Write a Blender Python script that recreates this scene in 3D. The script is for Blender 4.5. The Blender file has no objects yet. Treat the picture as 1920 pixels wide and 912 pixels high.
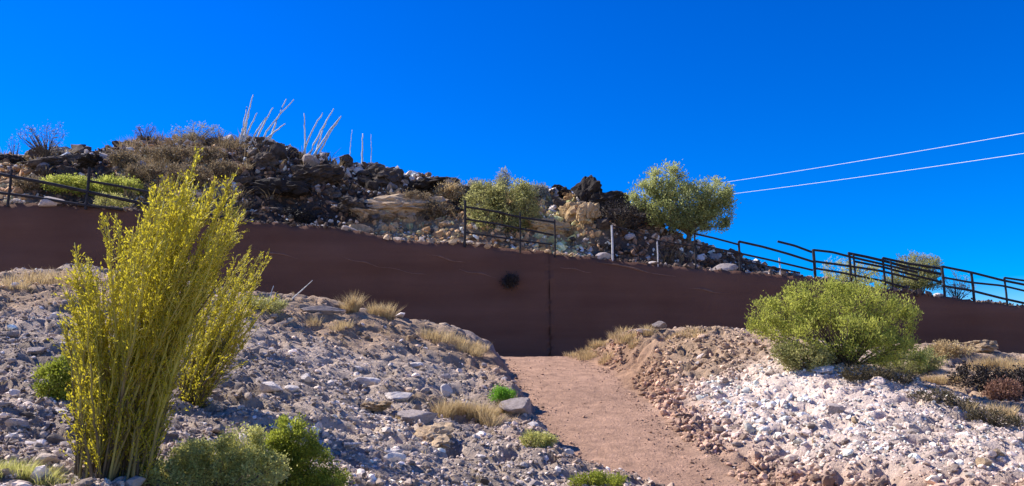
import bpy, bmesh, math, random
import numpy as np
from mathutils import Vector, Matrix

random.seed(11)
rng = np.random.default_rng(11)
sc = bpy.context.scene
COL = sc.collection
R = math.radians

# ------------------------------------------------------------------ camera
CAM = np.array([0.0, 0.0, 1.6])
LENS = 28.0
F = LENS / 36.0 * 1920.0            # focal length in photo pixels
PITCH = math.atan((720 - 456) / F)
cd = bpy.data.cameras.new('camera')
cd.lens = LENS; cd.sensor_width = 36; cd.clip_start = 0.1; cd.clip_end = 6000
cam = bpy.data.objects.new('camera', cd)
COL.objects.link(cam)
cam.location = CAM; cam.rotation_euler = (math.pi / 2 + PITCH, 0, 0)
sc.camera = cam

# ------------------------------------------------------------------ sky and sun
SUN_EL, SUN_AZ = R(43), R(-70)      # azimuth from +Y towards +X
w = bpy.data.worlds.new('World'); sc.world = w; w.use_nodes = True
nt = w.node_tree; nt.nodes.clear()
sky = nt.nodes.new('ShaderNodeTexSky'); sky.sky_type = 'NISHITA'; sky.sun_disc = False
sky.sun_elevation = SUN_EL; sky.sun_rotation = SUN_AZ
sky.altitude = 600; sky.air_density = 1.0; sky.dust_density = 0.15; sky.ozone_density = 3.0
hs = nt.nodes.new('ShaderNodeHueSaturation'); hs.inputs['Saturation'].default_value = 2.0
hs.inputs['Hue'].default_value = 0.525; hs.inputs['Value'].default_value = 1.0
bg = nt.nodes.new('ShaderNodeBackground'); bg.inputs['Strength'].default_value = 0.113
wo = nt.nodes.new('ShaderNodeOutputWorld')
nt.links.new(sky.outputs[0], hs.inputs['Color']); nt.links.new(hs.outputs[0], bg.inputs['Color'])
nt.links.new(bg.outputs[0], wo.inputs[0])
sd = bpy.data.lights.new('sun', 'SUN'); sd.energy = 5.0; sd.angle = R(0.5); sd.color = (1.0, 0.93, 0.83)
sun = bpy.data.objects.new('sun', sd); COL.objects.link(sun)
TOSUN = Vector((math.sin(SUN_AZ) * math.cos(SUN_EL), math.cos(SUN_AZ) * math.cos(SUN_EL), math.sin(SUN_EL)))
sun.rotation_euler = TOSUN.to_track_quat('Z', 'Y').to_euler()
sun.location = (-20, 10, 30)
vs = sc.view_settings
vs.view_transform = 'Standard'; vs.look = 'None'; vs.exposure = 0.8; vs.gamma = 1.0; vs.use_curve_mapping = False

# ------------------------------------------------------------------ helpers
def P(px, py, Y):
    dx = (px - 960) / F; dz = (456 - py) / F
    c, s = math.cos(PITCH), math.sin(PITCH)
    y = c - dz * s; z = s + dz * c
    t = Y / y
    return np.array([CAM[0] + t * dx, Y, CAM[2] + t * z])

def _hash(i, j, k, seed):
    h = (i.astype(np.int64) * 374761393 + j.astype(np.int64) * 668265263 + k.astype(np.int64) * 2147483647 + seed * 974634777) & 0xffffffff
    h = ((h ^ (h >> 13)) * 1274126177) & 0xffffffff
    h = h ^ (h >> 16)
    return (h & 0xffff) / 65535.0 * 2 - 1

def vnoise(x, y, z=None, seed=0):
    x = np.asarray(x, float); y = np.asarray(y, float)
    z = np.zeros_like(x) if z is None else np.asarray(z, float)
    xi, yi, zi = np.floor(x), np.floor(y), np.floor(z)
    fx, fy, fz = x - xi, y - yi, z - zi
    fx = fx * fx * (3 - 2 * fx); fy = fy * fy * (3 - 2 * fy); fz = fz * fz * (3 - 2 * fz)
    r = 0
    for a in (0, 1):
        wa = fx if a else 1 - fx
        for b in (0, 1):
            wb = fy if b else 1 - fy
            for c in (0, 1):
                wc = fz if c else 1 - fz
                r = r + wa * wb * wc * _hash(xi + a, yi + b, zi + c, seed)
    return r

def fbm(x, y, z=None, oct=4, seed=0, gain=0.5):
    s = 0; a = 1.0; t = 0
    for o in range(oct):
        s = s + a * vnoise(x, y, z, seed + o * 17); t += a
        x = x * 2.03 + 11.3; y = y * 2.03 + 5.7
        if z is not None: z = z * 2.03 + 3.1
        a *= gain
    return s / t

def sstep(a, b, x):
    t = np.clip((x - a) / (b - a), 0, 1)
    return t * t * (3 - 2 * t)

def tag(o, label=None, cat=None, group=None, kind=None):
    if label: o['label'] = label
    if cat: o['category'] = cat
    if group: o['group'] = group
    if kind: o['kind'] = kind
    return o

def np_mesh(name, V, Fc, mat, smooth=False, col=None):
    me = bpy.data.meshes.new(name)
    V = np.asarray(V, np.float32); Fc = np.asarray(Fc, np.int32)
    k = Fc.shape[1]; n = len(Fc)
    me.vertices.add(len(V)); me.vertices.foreach_set('co', V.ravel())
    me.loops.add(n * k); me.loops.foreach_set('vertex_index', Fc.ravel())
    me.polygons.add(n); me.polygons.foreach_set('loop_start', np.arange(0, n * k, k, dtype=np.int32))
    me.polygons.foreach_set('use_smooth', np.full(n, smooth, dtype=bool))
    me.update(calc_edges=True)
    if col is not None:
        a = me.color_attributes.new('Col', 'FLOAT_COLOR', 'POINT')
        c4 = np.ones((len(V), 4), np.float32); c4[:, :3] = col
        a.data.foreach_set('color', c4.ravel())
    me.validate()
    if mat: me.materials.append(mat)
    return me

def obj(name, me, parent=None, loc=None):
    o = bpy.data.objects.new(name, me); COL.objects.link(o)
    if parent is not None: o.parent = parent
    if loc is not None: o.location = loc
    return o

def empty(name, loc):
    o = bpy.data.objects.new(name, None); COL.objects.link(o)
    o.location = loc; o.empty_display_size = 0.2
    return o

class Acc:
    """collects triangles"""
    def __init__(s): s.v = []; s.f = []; s.c = []; s.n = 0
    def add(s, V, T, col=None):
        V = np.asarray(V, float); s.v.append(V); s.f.append(np.asarray(T) + s.n); s.n += len(V)
        if col is not None: s.c.append(np.broadcast_to(np.asarray(col, float), V.shape))
    def mesh(s, name, mat, smooth=False, origin=(0, 0, 0)):
        V = np.concatenate(s.v) - np.asarray(origin); T = np.concatenate(s.f)
        c = np.concatenate(s.c) if s.c else None
        return np_mesh(name, V, T, mat, smooth, c)

def tube(pts, rad, sides=5):
    pts = np.asarray(pts, float); n = len(pts)
    rad = np.broadcast_to(np.asarray(rad, float), (n,))
    d = np.gradient(pts, axis=0); d /= np.linalg.norm(d, axis=1, keepdims=True) + 1e-9
    up = np.where(np.abs(d[:, 2:3]) > 0.95, [[1.0, 0, 0]], [[0, 0, 1.0]])
    a = np.cross(d, up); a /= np.linalg.norm(a, axis=1, keepdims=True) + 1e-9
    b = np.cross(d, a)
    th = np.arange(sides) / sides * 2 * math.pi
    V = pts[:, None] + rad[:, None, None] * (a[:, None] * np.cos(th)[None, :, None] + b[:, None] * np.sin(th)[None, :, None])
    V = V.reshape(-1, 3)
    T = []
    for i in range(n - 1):
        for k in range(sides):
            p, q = i * sides + k, i * sides + (k + 1) % sides
            T += [(p, p + sides, q), (q, p + sides, q + sides)]
    V = np.vstack([V, pts[:1], pts[-1:]])
    m = n * sides
    for k in range(sides):
        T += [(m, k, (k + 1) % sides), (m + 1, (n - 1) * sides + (k + 1) % sides, (n - 1) * sides + k)]
    return V, np.array(T)

def bez(a, b, c, n):
    t = np.linspace(0, 1, n)[:, None]
    return (1 - t) ** 2 * a + 2 * t * (1 - t) * b + t * t * c

# ------------------------------------------------------------------ materials
def new_mat(name):
    m = bpy.data.materials.new(name); m.use_nodes = True
    n = m.node_tree; n.nodes.clear()
    out = n.nodes.new('ShaderNodeOutputMaterial')
    return m, n, out

def node(n, t, **kw):
    x = n.nodes.new(t)
    for k, v in kw.items():
        if k in x.inputs: x.inputs[k].default_value = v
        else: setattr(x, k, v)
    return x

def earth_mat(name, attr=True, color=(.3, .3, .3), scale=6.0, var=0.35, bump=0.4, bscale=40.0, objrand=0.0, rough=0.95, island=0.0, bdist=0.05):
    m, n, out = new_mat(name)
    b = node(n, 'ShaderNodeBsdfPrincipled', Roughness=rough); b.inputs['Specular IOR Level'].default_value = 0.15
    if attr:
        src = node(n, 'ShaderNodeVertexColor', layer_name='Col').outputs['Color']
    else:
        rgb = n.nodes.new('ShaderNodeRGB'); rgb.outputs[0].default_value = (*color, 1); src = rgb.outputs[0]
    tc = n.nodes.new('ShaderNodeTexCoord')
    nz = node(n, 'ShaderNodeTexNoise', Scale=scale, Detail=8.0, Roughness=0.65)
    n.links.new(tc.outputs['Object'], nz.inputs['Vector'])
    mr = n.nodes.new('ShaderNodeMapRange'); mr.inputs[1].default_value = 0.3; mr.inputs[2].default_value = 0.7
    mr.inputs[3].default_value = 1 - var; mr.inputs[4].default_value = 1 + var
    n.links.new(nz.outputs['Fac'], mr.inputs[0])
    fac = mr.outputs[0]
    def mulv(f, s, amt):
        r = n.nodes.new('ShaderNodeMapRange'); r.inputs[3].default_value = 1 - amt; r.inputs[4].default_value = 1 + amt
        n.links.new(s, r.inputs[0])
        mm = n.nodes.new('ShaderNodeMath'); mm.operation = 'MULTIPLY'
        n.links.new(f, mm.inputs[0]); n.links.new(r.outputs[0], mm.inputs[1]); return mm.outputs[0]
    if objrand: fac = mulv(fac, n.nodes.new('ShaderNodeObjectInfo').outputs['Random'], objrand)
    if island: fac = mulv(fac, n.nodes.new('ShaderNodeNewGeometry').outputs['Random Per Island'], island)
    mx = n.nodes.new('ShaderNodeVectorMath'); mx.operation = 'SCALE'
    n.links.new(src, mx.inputs[0]); n.links.new(fac, mx.inputs['Scale'])
    n.links.new(mx.outputs[0], b.inputs['Base Color'])
    if bump:
        n2 = node(n, 'ShaderNodeTexNoise', Scale=bscale, Detail=6.0, Roughness=0.7)
        n.links.new(tc.outputs['Object'], n2.inputs['Vector'])
        bp = node(n, 'ShaderNodeBump', Strength=bump, Distance=bdist)
        n.links.new(n2.outputs['Fac'], bp.inputs['Height']); n.links.new(bp.outputs[0], b.inputs['Normal'])
    n.links.new(b.outputs[0], out.inputs[0])
    return m

def leaf_mat(name, c1, c2, trans=0.4, scale=3.0):
    m, n, out = new_mat(name)
    g = n.nodes.new('ShaderNodeNewGeometry')
    tc = n.nodes.new('ShaderNodeTexCoord')
    nz = node(n, 'ShaderNodeTexNoise', Scale=scale, Detail=3.0)
    n.links.new(tc.outputs['Object'], nz.inputs['Vector'])
    ad = n.nodes.new('ShaderNodeMath'); ad.operation = 'MULTIPLY_ADD'
    n.links.new(g.outputs['Random Per Island'], ad.inputs[0]); ad.inputs[1].default_value = 0.6
    sb = n.nodes.new('ShaderNodeMath'); sb.operation = 'MULTIPLY_ADD'; sb.inputs[1].default_value = 1.6; sb.inputs[2].default_value = -0.6
    n.links.new(nz.outputs['Fac'], sb.inputs[0]); n.links.new(sb.outputs[0], ad.inputs[2])
    rp = n.nodes.new('ShaderNodeValToRGB')
    rp.color_ramp.elements[0].color = (*c1, 1); rp.color_ramp.elements[1].color = (*c2, 1)
    rp.color_ramp.elements[0].position = 0.1; rp.color_ramp.elements[1].position = 0.9
    n.links.new(ad.outputs[0], rp.inputs[0])
    d = node(n, 'ShaderNodeBsdfPrincipled', Roughness=0.6); d.inputs['Specular IOR Level'].default_value = 0.2
    t = n.nodes.new('ShaderNodeBsdfTranslucent')
    n.links.new(rp.outputs[0], d.inputs['Base Color']); n.links.new(rp.outputs[0], t.inputs['Color'])
    mx = n.nodes.new('ShaderNodeMixShader'); mx.inputs[0].default_value = trans
    n.links.new(d.outputs[0], mx.inputs[1]); n.links.new(t.outputs[0], mx.inputs[2])
    n.links.new(mx.outputs[0], out.inputs[0])
    return m

M = {}
M['ground'] = earth_mat('ground_earth', scale=5, var=0.3, bump=0.9, bscale=22, bdist=0.06)
M['hill'] = earth_mat('hill_earth', scale=2.5, var=0.45, bump=0.9, bscale=7, bdist=0.15)
M['rubble'] = earth_mat('rubble_stone', scale=14, var=0.25, bump=0.5, bscale=50, island=0.45, bdist=0.02)
M['pale_rock'] = earth_mat('pale_rock', False, (.68, .60, .54), 5, 0.25, 0.5, 18, 0.12)
M['grey_rock'] = earth_mat('grey_rock', False, (.36, .30, .27), 5, 0.35, 0.6, 18, 0.35)
M['tan_rock'] = earth_mat('tan_rock', False, (.44, .32, .20), 5, 0.4, 0.6, 16, 0.25)
M['pink_rock'] = earth_mat('pink_rock', False, (.50, .42, .37), 5, 0.3, 0.6, 18, 0.3)
M['dark_rock'] = earth_mat('dark_rock', False, (.085, .067, .055), 3, 0.6, 0.7, 9, 0.5)
M['black_rock'] = earth_mat('black_rock', False, (.036, .030, .027), 3, 0.4, 0.7, 9, 0.2)
M['ochre_rock'] = earth_mat('ochre_rock', False, (.46, .32, .17), 2.5, 0.4, 0.8, 7, 0.15)
M['bark'] = earth_mat('bark', False, (.13, .10, .07), 20, 0.4, 0.4, 60)
M['pale_stick'] = earth_mat('pale_stick', False, (.60, .60, .56), 20, 0.35, 0.4, 60)
def stem_mat():
    m, n, out = new_mat('cane_stem')
    b = node(n, 'ShaderNodeBsdfPrincipled', Roughness=0.7)
    tc = n.nodes.new('ShaderNodeTexCoord'); sp = n.nodes.new('ShaderNodeSeparateXYZ'); n.links.new(tc.outputs['Object'], sp.inputs[0])
    nz = node(n, 'ShaderNodeTexNoise', Scale=7.0, Detail=4.0); n.links.new(tc.outputs['Object'], nz.inputs['Vector'])
    ob = n.nodes.new('ShaderNodeObjectInfo')
    a = n.nodes.new('ShaderNodeMath'); a.operation = 'MULTIPLY_ADD'; a.inputs[1].default_value = 1.1; n.links.new(nz.outputs['Fac'], a.inputs[0]); n.links.new(sp.outputs['Z'], a.inputs[2])
    a2 = n.nodes.new('ShaderNodeMath'); a2.operation = 'MULTIPLY_ADD'; a2.inputs[1].default_value = -.9; n.links.new(ob.outputs['Random'], a2.inputs[0]); n.links.new(a.outputs[0], a2.inputs[2])
    rp = n.nodes.new('ShaderNodeValToRGB'); e = rp.color_ramp.elements
    e[0].position = .1; e[0].color = (.10, .07, .04, 1); e[1].position = 1.0; e[1].color = (.44, .38, .06, 1)
    k = e.new(.45); k.color = (.24, .19, .06, 1)
    n.links.new(a2.outputs[0], rp.inputs[0]); n.links.new(rp.outputs[0], b.inputs['Base Color']); n.links.new(b.outputs[0], out.inputs[0])
    return m
M['green_stem'] = stem_mat()
M['steel'] = earth_mat('dark_steel', False, (.028, .026, .028), 8, 0.5, 0.1, 60, 0, 0.55)
M['pale_steel'] = earth_mat('pale_steel', False, (.55, .54, .52), 8, 0.4, 0.1, 60, 0, 0.6)
M['wire'] = earth_mat('wire', False, (.75, .78, .78), 1, 0.1, 0)
M['leaf_yellow'] = leaf_mat('leaf_yellow', (.38, .33, .02), (.74, .64, .05), 0.55)
M['leaf_creosote'] = leaf_mat('leaf_creosote', (.27, .31, .05), (.60, .61, .13), 0.55, 2)
M['leaf_olive'] = leaf_mat('leaf_olive', (.20, .21, .07), (.54, .52, .21), 0.5, 1.5)
M['leaf_tree'] = leaf_mat('leaf_tree', (.22, .26, .09), (.58, .60, .25), 0.5, 1.0)
M['leaf_grey'] = leaf_mat('leaf_grey', (.22, .23, .19), (.50, .50, .42), 0.35, 3)
M['leaf_sage'] = leaf_mat('leaf_sage', (.38, .38, .10), (.70, .67, .24), 0.5, 3)
M['leaf_green'] = leaf_mat('leaf_green', (.20, .24, .025), (.46, .49, .07), 0.5, 4)
M['leaf_bright'] = leaf_mat('leaf_bright', (.14, .34, .03), (.34, .58, .07), 0.45, 6)
M['leaf_dry'] = leaf_mat('leaf_dry', (.36, .26, .13), (.72, .56, .30), 0.4, 3)
M['leaf_brush'] = leaf_mat('leaf_brush', (.10, .075, .045), (.38, .29, .17), 0.35, .8)
M['leaf_rust'] = leaf_mat('leaf_rust', (.16, .08, .05), (.36, .20, .14), 0.3, 3)
M['leaf_painted_shade'] = leaf_mat('leaf_painted_shade', (.06, .05, .025), (.16, .13, .07), .2, 3)  # near-black leaves: the creosote bush's cast shadow put into leaf colour
M['leaf_dark'] = leaf_mat('leaf_dark', (.02, .018, .018), (.06, .05, .045), 0.1, 3)

def wall_mat():
    m, n, out = new_mat('brown_plaster')
    b = node(n, 'ShaderNodeBsdfPrincipled', Roughness=0.9); b.inputs['Specular IOR Level'].default_value = 0.1
    tc = n.nodes.new('ShaderNodeTexCoord')
    mp = n.nodes.new('ShaderNodeMapping'); mp.inputs['Rotation'].default_value = (0, R(-9), 0); mp.inputs['Scale'].default_value = (0.10, 1, 1.1)
    n.links.new(tc.outputs['Object'], mp.inputs[0])
    n1 = node(n, 'ShaderNodeTexNoise', Scale=1.0, Detail=6.0, Roughness=0.6); n.links.new(mp.outputs[0], n1.inputs['Vector'])
    n2 = node(n, 'ShaderNodeTexNoise', Scale=0.5, Detail=5.0); n.links.new(tc.outputs['Object'], n2.inputs['Vector'])
    rp = n.nodes.new('ShaderNodeValToRGB')
    rp.color_ramp.elements[0].color = (.105, .052, .036, 1); rp.color_ramp.elements[1].color = (.17, .092, .066, 1)
    rp.color_ramp.elements[0].position = 0.33; rp.color_ramp.elements[1].position = 0.70
    mxf = n.nodes.new('ShaderNodeMix'); mxf.inputs[0].default_value = 0.4
    n.links.new(n1.outputs['Fac'], mxf.inputs[2]); n.links.new(n2.outputs['Fac'], mxf.inputs[3])
    n.links.new(mxf.outputs[0], rp.inputs[0]); n.links.new(rp.outputs[0], b.inputs['Base Color'])
    n3 = node(n, 'ShaderNodeTexNoise', Scale=9.0, Detail=8.0, Roughness=0.7); n.links.new(tc.outputs['Object'], n3.inputs['Vector'])
    bp = node(n, 'ShaderNodeBump', Strength=0.6, Distance=0.05); n.links.new(n3.outputs['Fac'], bp.inputs['Height'])
    n.links.new(bp.outputs[0], b.inputs['Normal'])
    n.links.new(b.outputs[0], out.inputs[0])
    return m
M['wall'] = wall_mat()
M['ledge'] = earth_mat('plaster_edge', False, (.185, .108, .08), 4, .3, .3, 30)

# ------------------------------------------------------------------ terrain functions
ctrl = [  # photo pixel + distance: the two mounds
 (-200,912,5.3),(0,912,5.5),(200,912,5.9),(400,912,6.3),(600,912,6.9),(800,912,7.7),(960,912,8.7),(1060,905,9.6),
 (0,820,6.6),(0,740,7.9),(0,640,10.2),(0,570,12.4),(0,522,14.3),(130,503,15.2),(-200,540,13.5),(-300,700,8.5),
 (200,700,9.3),(200,800,7.4),(200,600,12.2),(330,535,15.4),
 (400,800,8.2),(400,700,10.2),(400,620,13),(480,557,15.8),(560,562,16.4),
 (600,800,9.0),(600,720,11.0),(600,640,14),(650,578,17.2),(750,600,17.6),
 (750,850,8.8),(750,760,11.2),(750,680,14.2),(850,620,18),(900,640,18.4),
 (880,840,9.8),(870,770,11.7),(880,700,14.8),(930,668,18),(965,715,15.3),(985,765,13.2),(1030,830,11.3),
 (1095,645,18.8),(1190,622,18.2),(1300,618,17.8),(1400,624,17.2),(1500,642,16.2),(1600,680,14.8),(1700,715,13.6),(1800,750,12.8),(1920,800,11.8),(2100,860,11),
 (1190,690,16.6),(1290,740,14.4),(1320,800,12.4),(1380,860,10.9),
 (1400,720,14),(1450,800,11.6),(1550,760,12.2),(1650,790,11.1),(1600,860,9.8),(1800,850,9.6),
 (1440,912,9.9),(1560,912,9.3),(1700,912,8.7),(1920,912,8.0),(2100,912,7.6),
 (1830,800,15.0),(1920,830,15.2),(1770,755,15.9),(1850,765,16.2),(1830,692,16.9),(1910,780,16.2),(1910,715,16.9),(1840,652,18.2),(1920,680,18.2),(1740,668,17.6),(2100,730,18),(2100,880,15),
]
cw = [tuple(P(*c)) for c in ctrl]
for x in range(-18, 21, 4):
    cw += [(x, 21.5, 2.1), (x, 25, 2.05), (x, 29, 2.05)]
cw += [(0, 0, 0.0), (-3, 1, .35), (3, 1, -.35), (-8, 1, .8), (8, 1, -.6), (0, -5, -.5), (-8, -5, 0), (8, -5, -1), (-14, 6, 1.6), (14, 6, .2), (-17, 14, 3.2), (18, 12, .8), (0, 3.5, .2), (-16, -2, .8), (16, -2, -1)]
cw = np.array(cw)
def _phi(r2): return r2 * np.log(r2 + 1e-9) * 0.5
def _tps(pts, lam=0.06):
    n = len(pts); X = pts[:, :2]
    K = _phi(((X[:, None] - X[None]) ** 2).sum(-1)) + lam * np.eye(n)
    A = np.zeros((n + 3, n + 3)); A[:n, :n] = K; A[:n, n] = 1; A[:n, n + 1:] = X; A[n, :n] = 1; A[n + 1:, :n] = X.T
    b = np.zeros(n + 3); b[:n] = pts[:, 2]
    return np.linalg.solve(A, b)
TPS = _tps(cw)
def tps_eval(x, y):
    sh = np.shape(x); x = np.ravel(x).astype(float); y = np.ravel(y).astype(float); out = np.empty(len(x)); n = len(cw)
    for i in range(0, len(x), 40000):
        s = slice(i, i + 40000)
        r2 = (x[s, None] - cw[None, :, 0]) ** 2 + (y[s, None] - cw[None, :, 1]) ** 2
        out[s] = _phi(r2) @ TPS[:n] + TPS[n] + TPS[n + 1] * x[s] + TPS[n + 2] * y[s]
    return out.reshape(sh)
# coarse lookup of the smooth mounds
LX = np.linspace(-26, 28, 361); LY = np.linspace(-8, 30, 255)
LZ = tps_eval(*np.meshgrid(LX, LY))
def lut(x, y):
    fx = np.clip((x - LX[0]) / (LX[1] - LX[0]), 0, len(LX) - 1.001); fy = np.clip((y - LY[0]) / (LY[1] - LY[0]), 0, len(LY) - 1.001)
    i = fx.astype(int); j = fy.astype(int); u = fx - i; v = fy - j
    return (LZ[j, i] * (1 - u) + LZ[j, i + 1] * u) * (1 - v) + (LZ[j + 1, i] * (1 - u) + LZ[j + 1, i + 1] * u) * v

# the footpath: left edge, right edge, row, distance
PTH = [(938,1080,669,19.3),(952,1146,698,17.2),(985,1205,750,14.7),(1030,1262,822,12.1),(1085,1351,896,10.3)]
pc = []
for l, r, py, Y in PTH:
    a = P(l, py, Y); b = P(r, py, Y)
    pc.append((Y, (a[0] + b[0]) / 2, (b[0] - a[0]) / 2, a[2]))
pc += [(8.0, 3.3, .95, -.02), (5.5, 5.0, 1.0, -.42), (2.0, 6.8, 1.0, -.75), (-8, 9, 1, -1.2), (20.2, .5, 1.1, 2.2), (22, .4, 3, 2.12), (23, .4, 6, 2.06), (30, .4, 8, 2.05)]
pc = np.array(sorted(pc))
def path_info(x, y):
    cx = np.interp(y, pc[:, 0], pc[:, 1]); hw = np.interp(y, pc[:, 0], pc[:, 2]); pz = np.interp(y, pc[:, 0], pc[:, 3])
    wob = 0.10 * vnoise(y * 1.7, x * 0 + (x > cx) * 9.0, seed=5) + 0.06 * vnoise(y * 5, x * 0 + (x > cx) * 9.0, seed=6)
    d = np.abs(x - cx) - hw + wob
    return cx, d, pz

def ground_z(x, y, micro=True):
    x = np.asarray(x, float); y = np.asarray(y, float)
    cx, d, pz = path_info(x, y)
    left = x < cx
    bank = np.where(left, 0.40, 0.95)
    mix = sstep(-0.05, 1, d / bank)
    m = lut(x, y)
    m = np.where(y < 19.0, np.maximum(m, pz + np.where(left, 0.42, 0.10)), m)
    if micro:
        amp = sstep(0.0, 0.8, d) * (1 - 0.85 * sstep(20, 22, y))
        big = fbm(x * 0.7, y * 0.7, oct=3, seed=3) * 0.10
        nn = fbm(x * 2.2, y * 2.2, oct=4, seed=21)
        rid = 1 - np.abs(fbm(x * 3.0, y * 5.0, oct=3, seed=40)) * 2
        pit = np.minimum(fbm(x * 4.5, y * 7.5, oct=2, seed=45) + .12, 0)
        m = m + (big + nn * 0.10 + rid * 0.055 + pit * .5) * (0.15 + 0.85 * amp)
        pz = pz + fbm(x * 0.8, y * 0.8, oct=3, seed=8) * 0.04 + fbm(x * 5, y * 5, oct=3, seed=9) * 0.014
    z = pz * (1 - mix) + m * mix
    if micro:
        z = z + (mix * (1 - mix)) * fbm(x * 6, y * 6, oct=3, seed=33) * 0.55 * (1 - sstep(19, 21, y))
    far = np.maximum(np.abs(x) - 22, 0) + np.maximum(-4 - y, 0)
    return np.where(far > 0, z * np.exp(-far / 18) - 2.5 * (1 - np.exp(-far / 40)), z)

def G(px, py):
    """the point of the ground seen at a photo pixel"""
    ys = np.concatenate([np.linspace(3, 12, 1400), np.linspace(12, 22, 900)])
    a = P(px, py, 1.0) - CAM
    pts = CAM + a * ys[:, None]
    g = ground_z(pts[:, 0], pts[:, 1])
    k = np.argmax(g > pts[:, 2]) if (g > pts[:, 2]).any() else len(ys) - 1
    return np.array([pts[k, 0], pts[k, 1], g[k]])

def gz(x, y): return float(ground_z(np.array([x]), np.array([y]))[0])

def blob(x, y, c, rx, ry, soft=0.5):
    d = np.sqrt(((x - c[0]) / rx) ** 2 + ((y - c[1]) / ry) ** 2)
    return 1 - sstep(1 - soft, 1 + soft, d + 0.35 * fbm(x * 1.3, y * 1.3, oct=3, seed=61))

TAN = [(G(60, 535), 2.4, 1.6), (G(600, 598), 1.6, 1.6), (G(840, 640), 1.5, 1.6), (G(1180, 650), 2.6, 2.2), (G(1300, 660), 2.6, 1.8), (G(870, 775), 1.0, .5),
       (G(1830, 660), 2.5, 2.0), (G(1820, 740), 2.2, 2.0)]
def ground_col(x, y):
    cx, d, pz = path_info(x, y)
    n1 = fbm(x * .6, y * .6, oct=4, seed=70)[..., None]; n2 = fbm(x * 2.5, y * 2.5, oct=4, seed=71)[..., None]
    lft = np.array([.41, .325, .26]); rgt = np.array([.64, .51, .425]); soil = np.array([.36, .245, .155]); pcol = np.array([.40, .245, .165]); bankc = np.array([.34, .20, .125])
    k = sstep(-.5, .5, (x - cx))[..., None]
    c = lft * (1 - k) + rgt * k
    c = c * (1 + .35 * n1 + .25 * n2)
    for (g, rx, ry) in TAN:
        b = blob(x, y, g, rx, ry)[..., None] * 0.85
        c = c * (1 - b) + soil * (1 + .3 * n2) * b
    bk = (1 - sstep(0.3, 1.3, d + .4 * n1[..., 0]))[..., None] * (0.35 + .5 * k)
    c = c * (1 - bk) + bankc * (1 + .3 * n2) * bk
    pk = (1 - sstep(-.12, .12, d + .1 * n2[..., 0]))[..., None]
    c = c * (1 - pk) + pcol * (1 + .12 * n1 + .12 * n2) * pk
    road = sstep(20.5, 22, y)[..., None]
    c = c * (1 - road) + np.array([.30, .20, .14]) * road
    return np.clip(c, 0.02, .8)

# ---- wall and hill profiles (photo pixels)
WY = 27.0
def prof(px, pts): return np.interp(px, [p[0] for p in pts], [p[1] for p in pts])
WT = [(-600,350),(0,376),(150,381),(280,393),(440,411),(620,422),(740,447),(880,453),(1080,477),(1320,502),(1500,517),(1720,547),(1920,573),(2500,640)]
wx = []; wz = []
for px in range(-900, 2900, 40):
    p = P(px, prof(px, WT), WY); wx.append(p[0]); wz.append(p[2])
def wall_top(x): return np.interp(x, wx, wz)
CR = [(-600,330),(0,300),(60,295),(100,292),(190,290),(240,284),(300,274),(420,275),(500,277),(560,288),(640,303),(730,321),(800,341),(860,358),(930,358),(1010,366),(1110,372),(1150,385),(1200,398),(1240,420),(1310,458),(1400,494),(1480,517),(1550,531),(1720,551),(1920,577),(2500,645)]
CY = [(-600,38),(0,36.5),(200,36),(430,34),(560,33),(850,32.3),(1000,32),(1110,31.5),(1200,31),(1300,30.6),(1400,30.3),(2500,30)]
hx = []; hyc = []; hzc = []
for px in range(-900, 2900, 20):
    Y = prof(px, CY); p = P(px, prof(px, CR), Y); hx.append(p[0]); hyc.append(Y); hzc.append(p[2])
def hill_px(x, y): return 960 + x / y * F * 1.0
def hill_z(x, y, micro=True):
    zt = wall_top(x) - 0.05; yc = np.interp(x, hx, hyc); zc = np.interp(x, hx, hzc)
    zc = np.maximum(zc, zt - 0.3)
    t = np.clip((y - 29.0) / (yc - 29.0), 0, 1)
    led = 0.06 * np.sin(t * 12 + x * .7 + 2 * vnoise(x * .3, y * .3, seed=90)) * (1 - t) * t * 4
    z = zt + (zc - zt) * np.clip(t ** 0.85 + led, 0, 1.02)
    back = np.maximum(y - yc - 1.0, 0)
    z = z - 0.12 * back - .012 * back ** 2
    if micro:
        a = sstep(28.6, 30, y) * np.clip((zc - zt) / 2.0, 0.12, 1)
        rid = 1 - np.abs(fbm(x * .9, y * .9, z * .9, oct=4, seed=101)) * 2.2
        z = z + a * (fbm(x * .45, y * .45, oct=4, seed=100) * .5 + (rid - .45) * .38 + fbm(x * 3, y * 3, oct=3, seed=103) * .14)
        z = z + (1 - a) * fbm(x * 2, y * 2, oct=3, seed=104) * .05
    return z
def H(px, py):
    ys = np.linspace(27.4, 40, 1600); a = P(px, py, 1.0) - CAM
    pts = CAM + a * ys[:, None]; g = hill_z(pts[:, 0], pts[:, 1])
    k = np.argmax(g > pts[:, 2]) if (g > pts[:, 2]).any() else np.argmin(pts[:, 2] - g)
    return np.array([pts[k, 0], pts[k, 1], g[k]])
def hz(x, y): return float(hill_z(np.array([x]), np.array([y]))[0])

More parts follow.
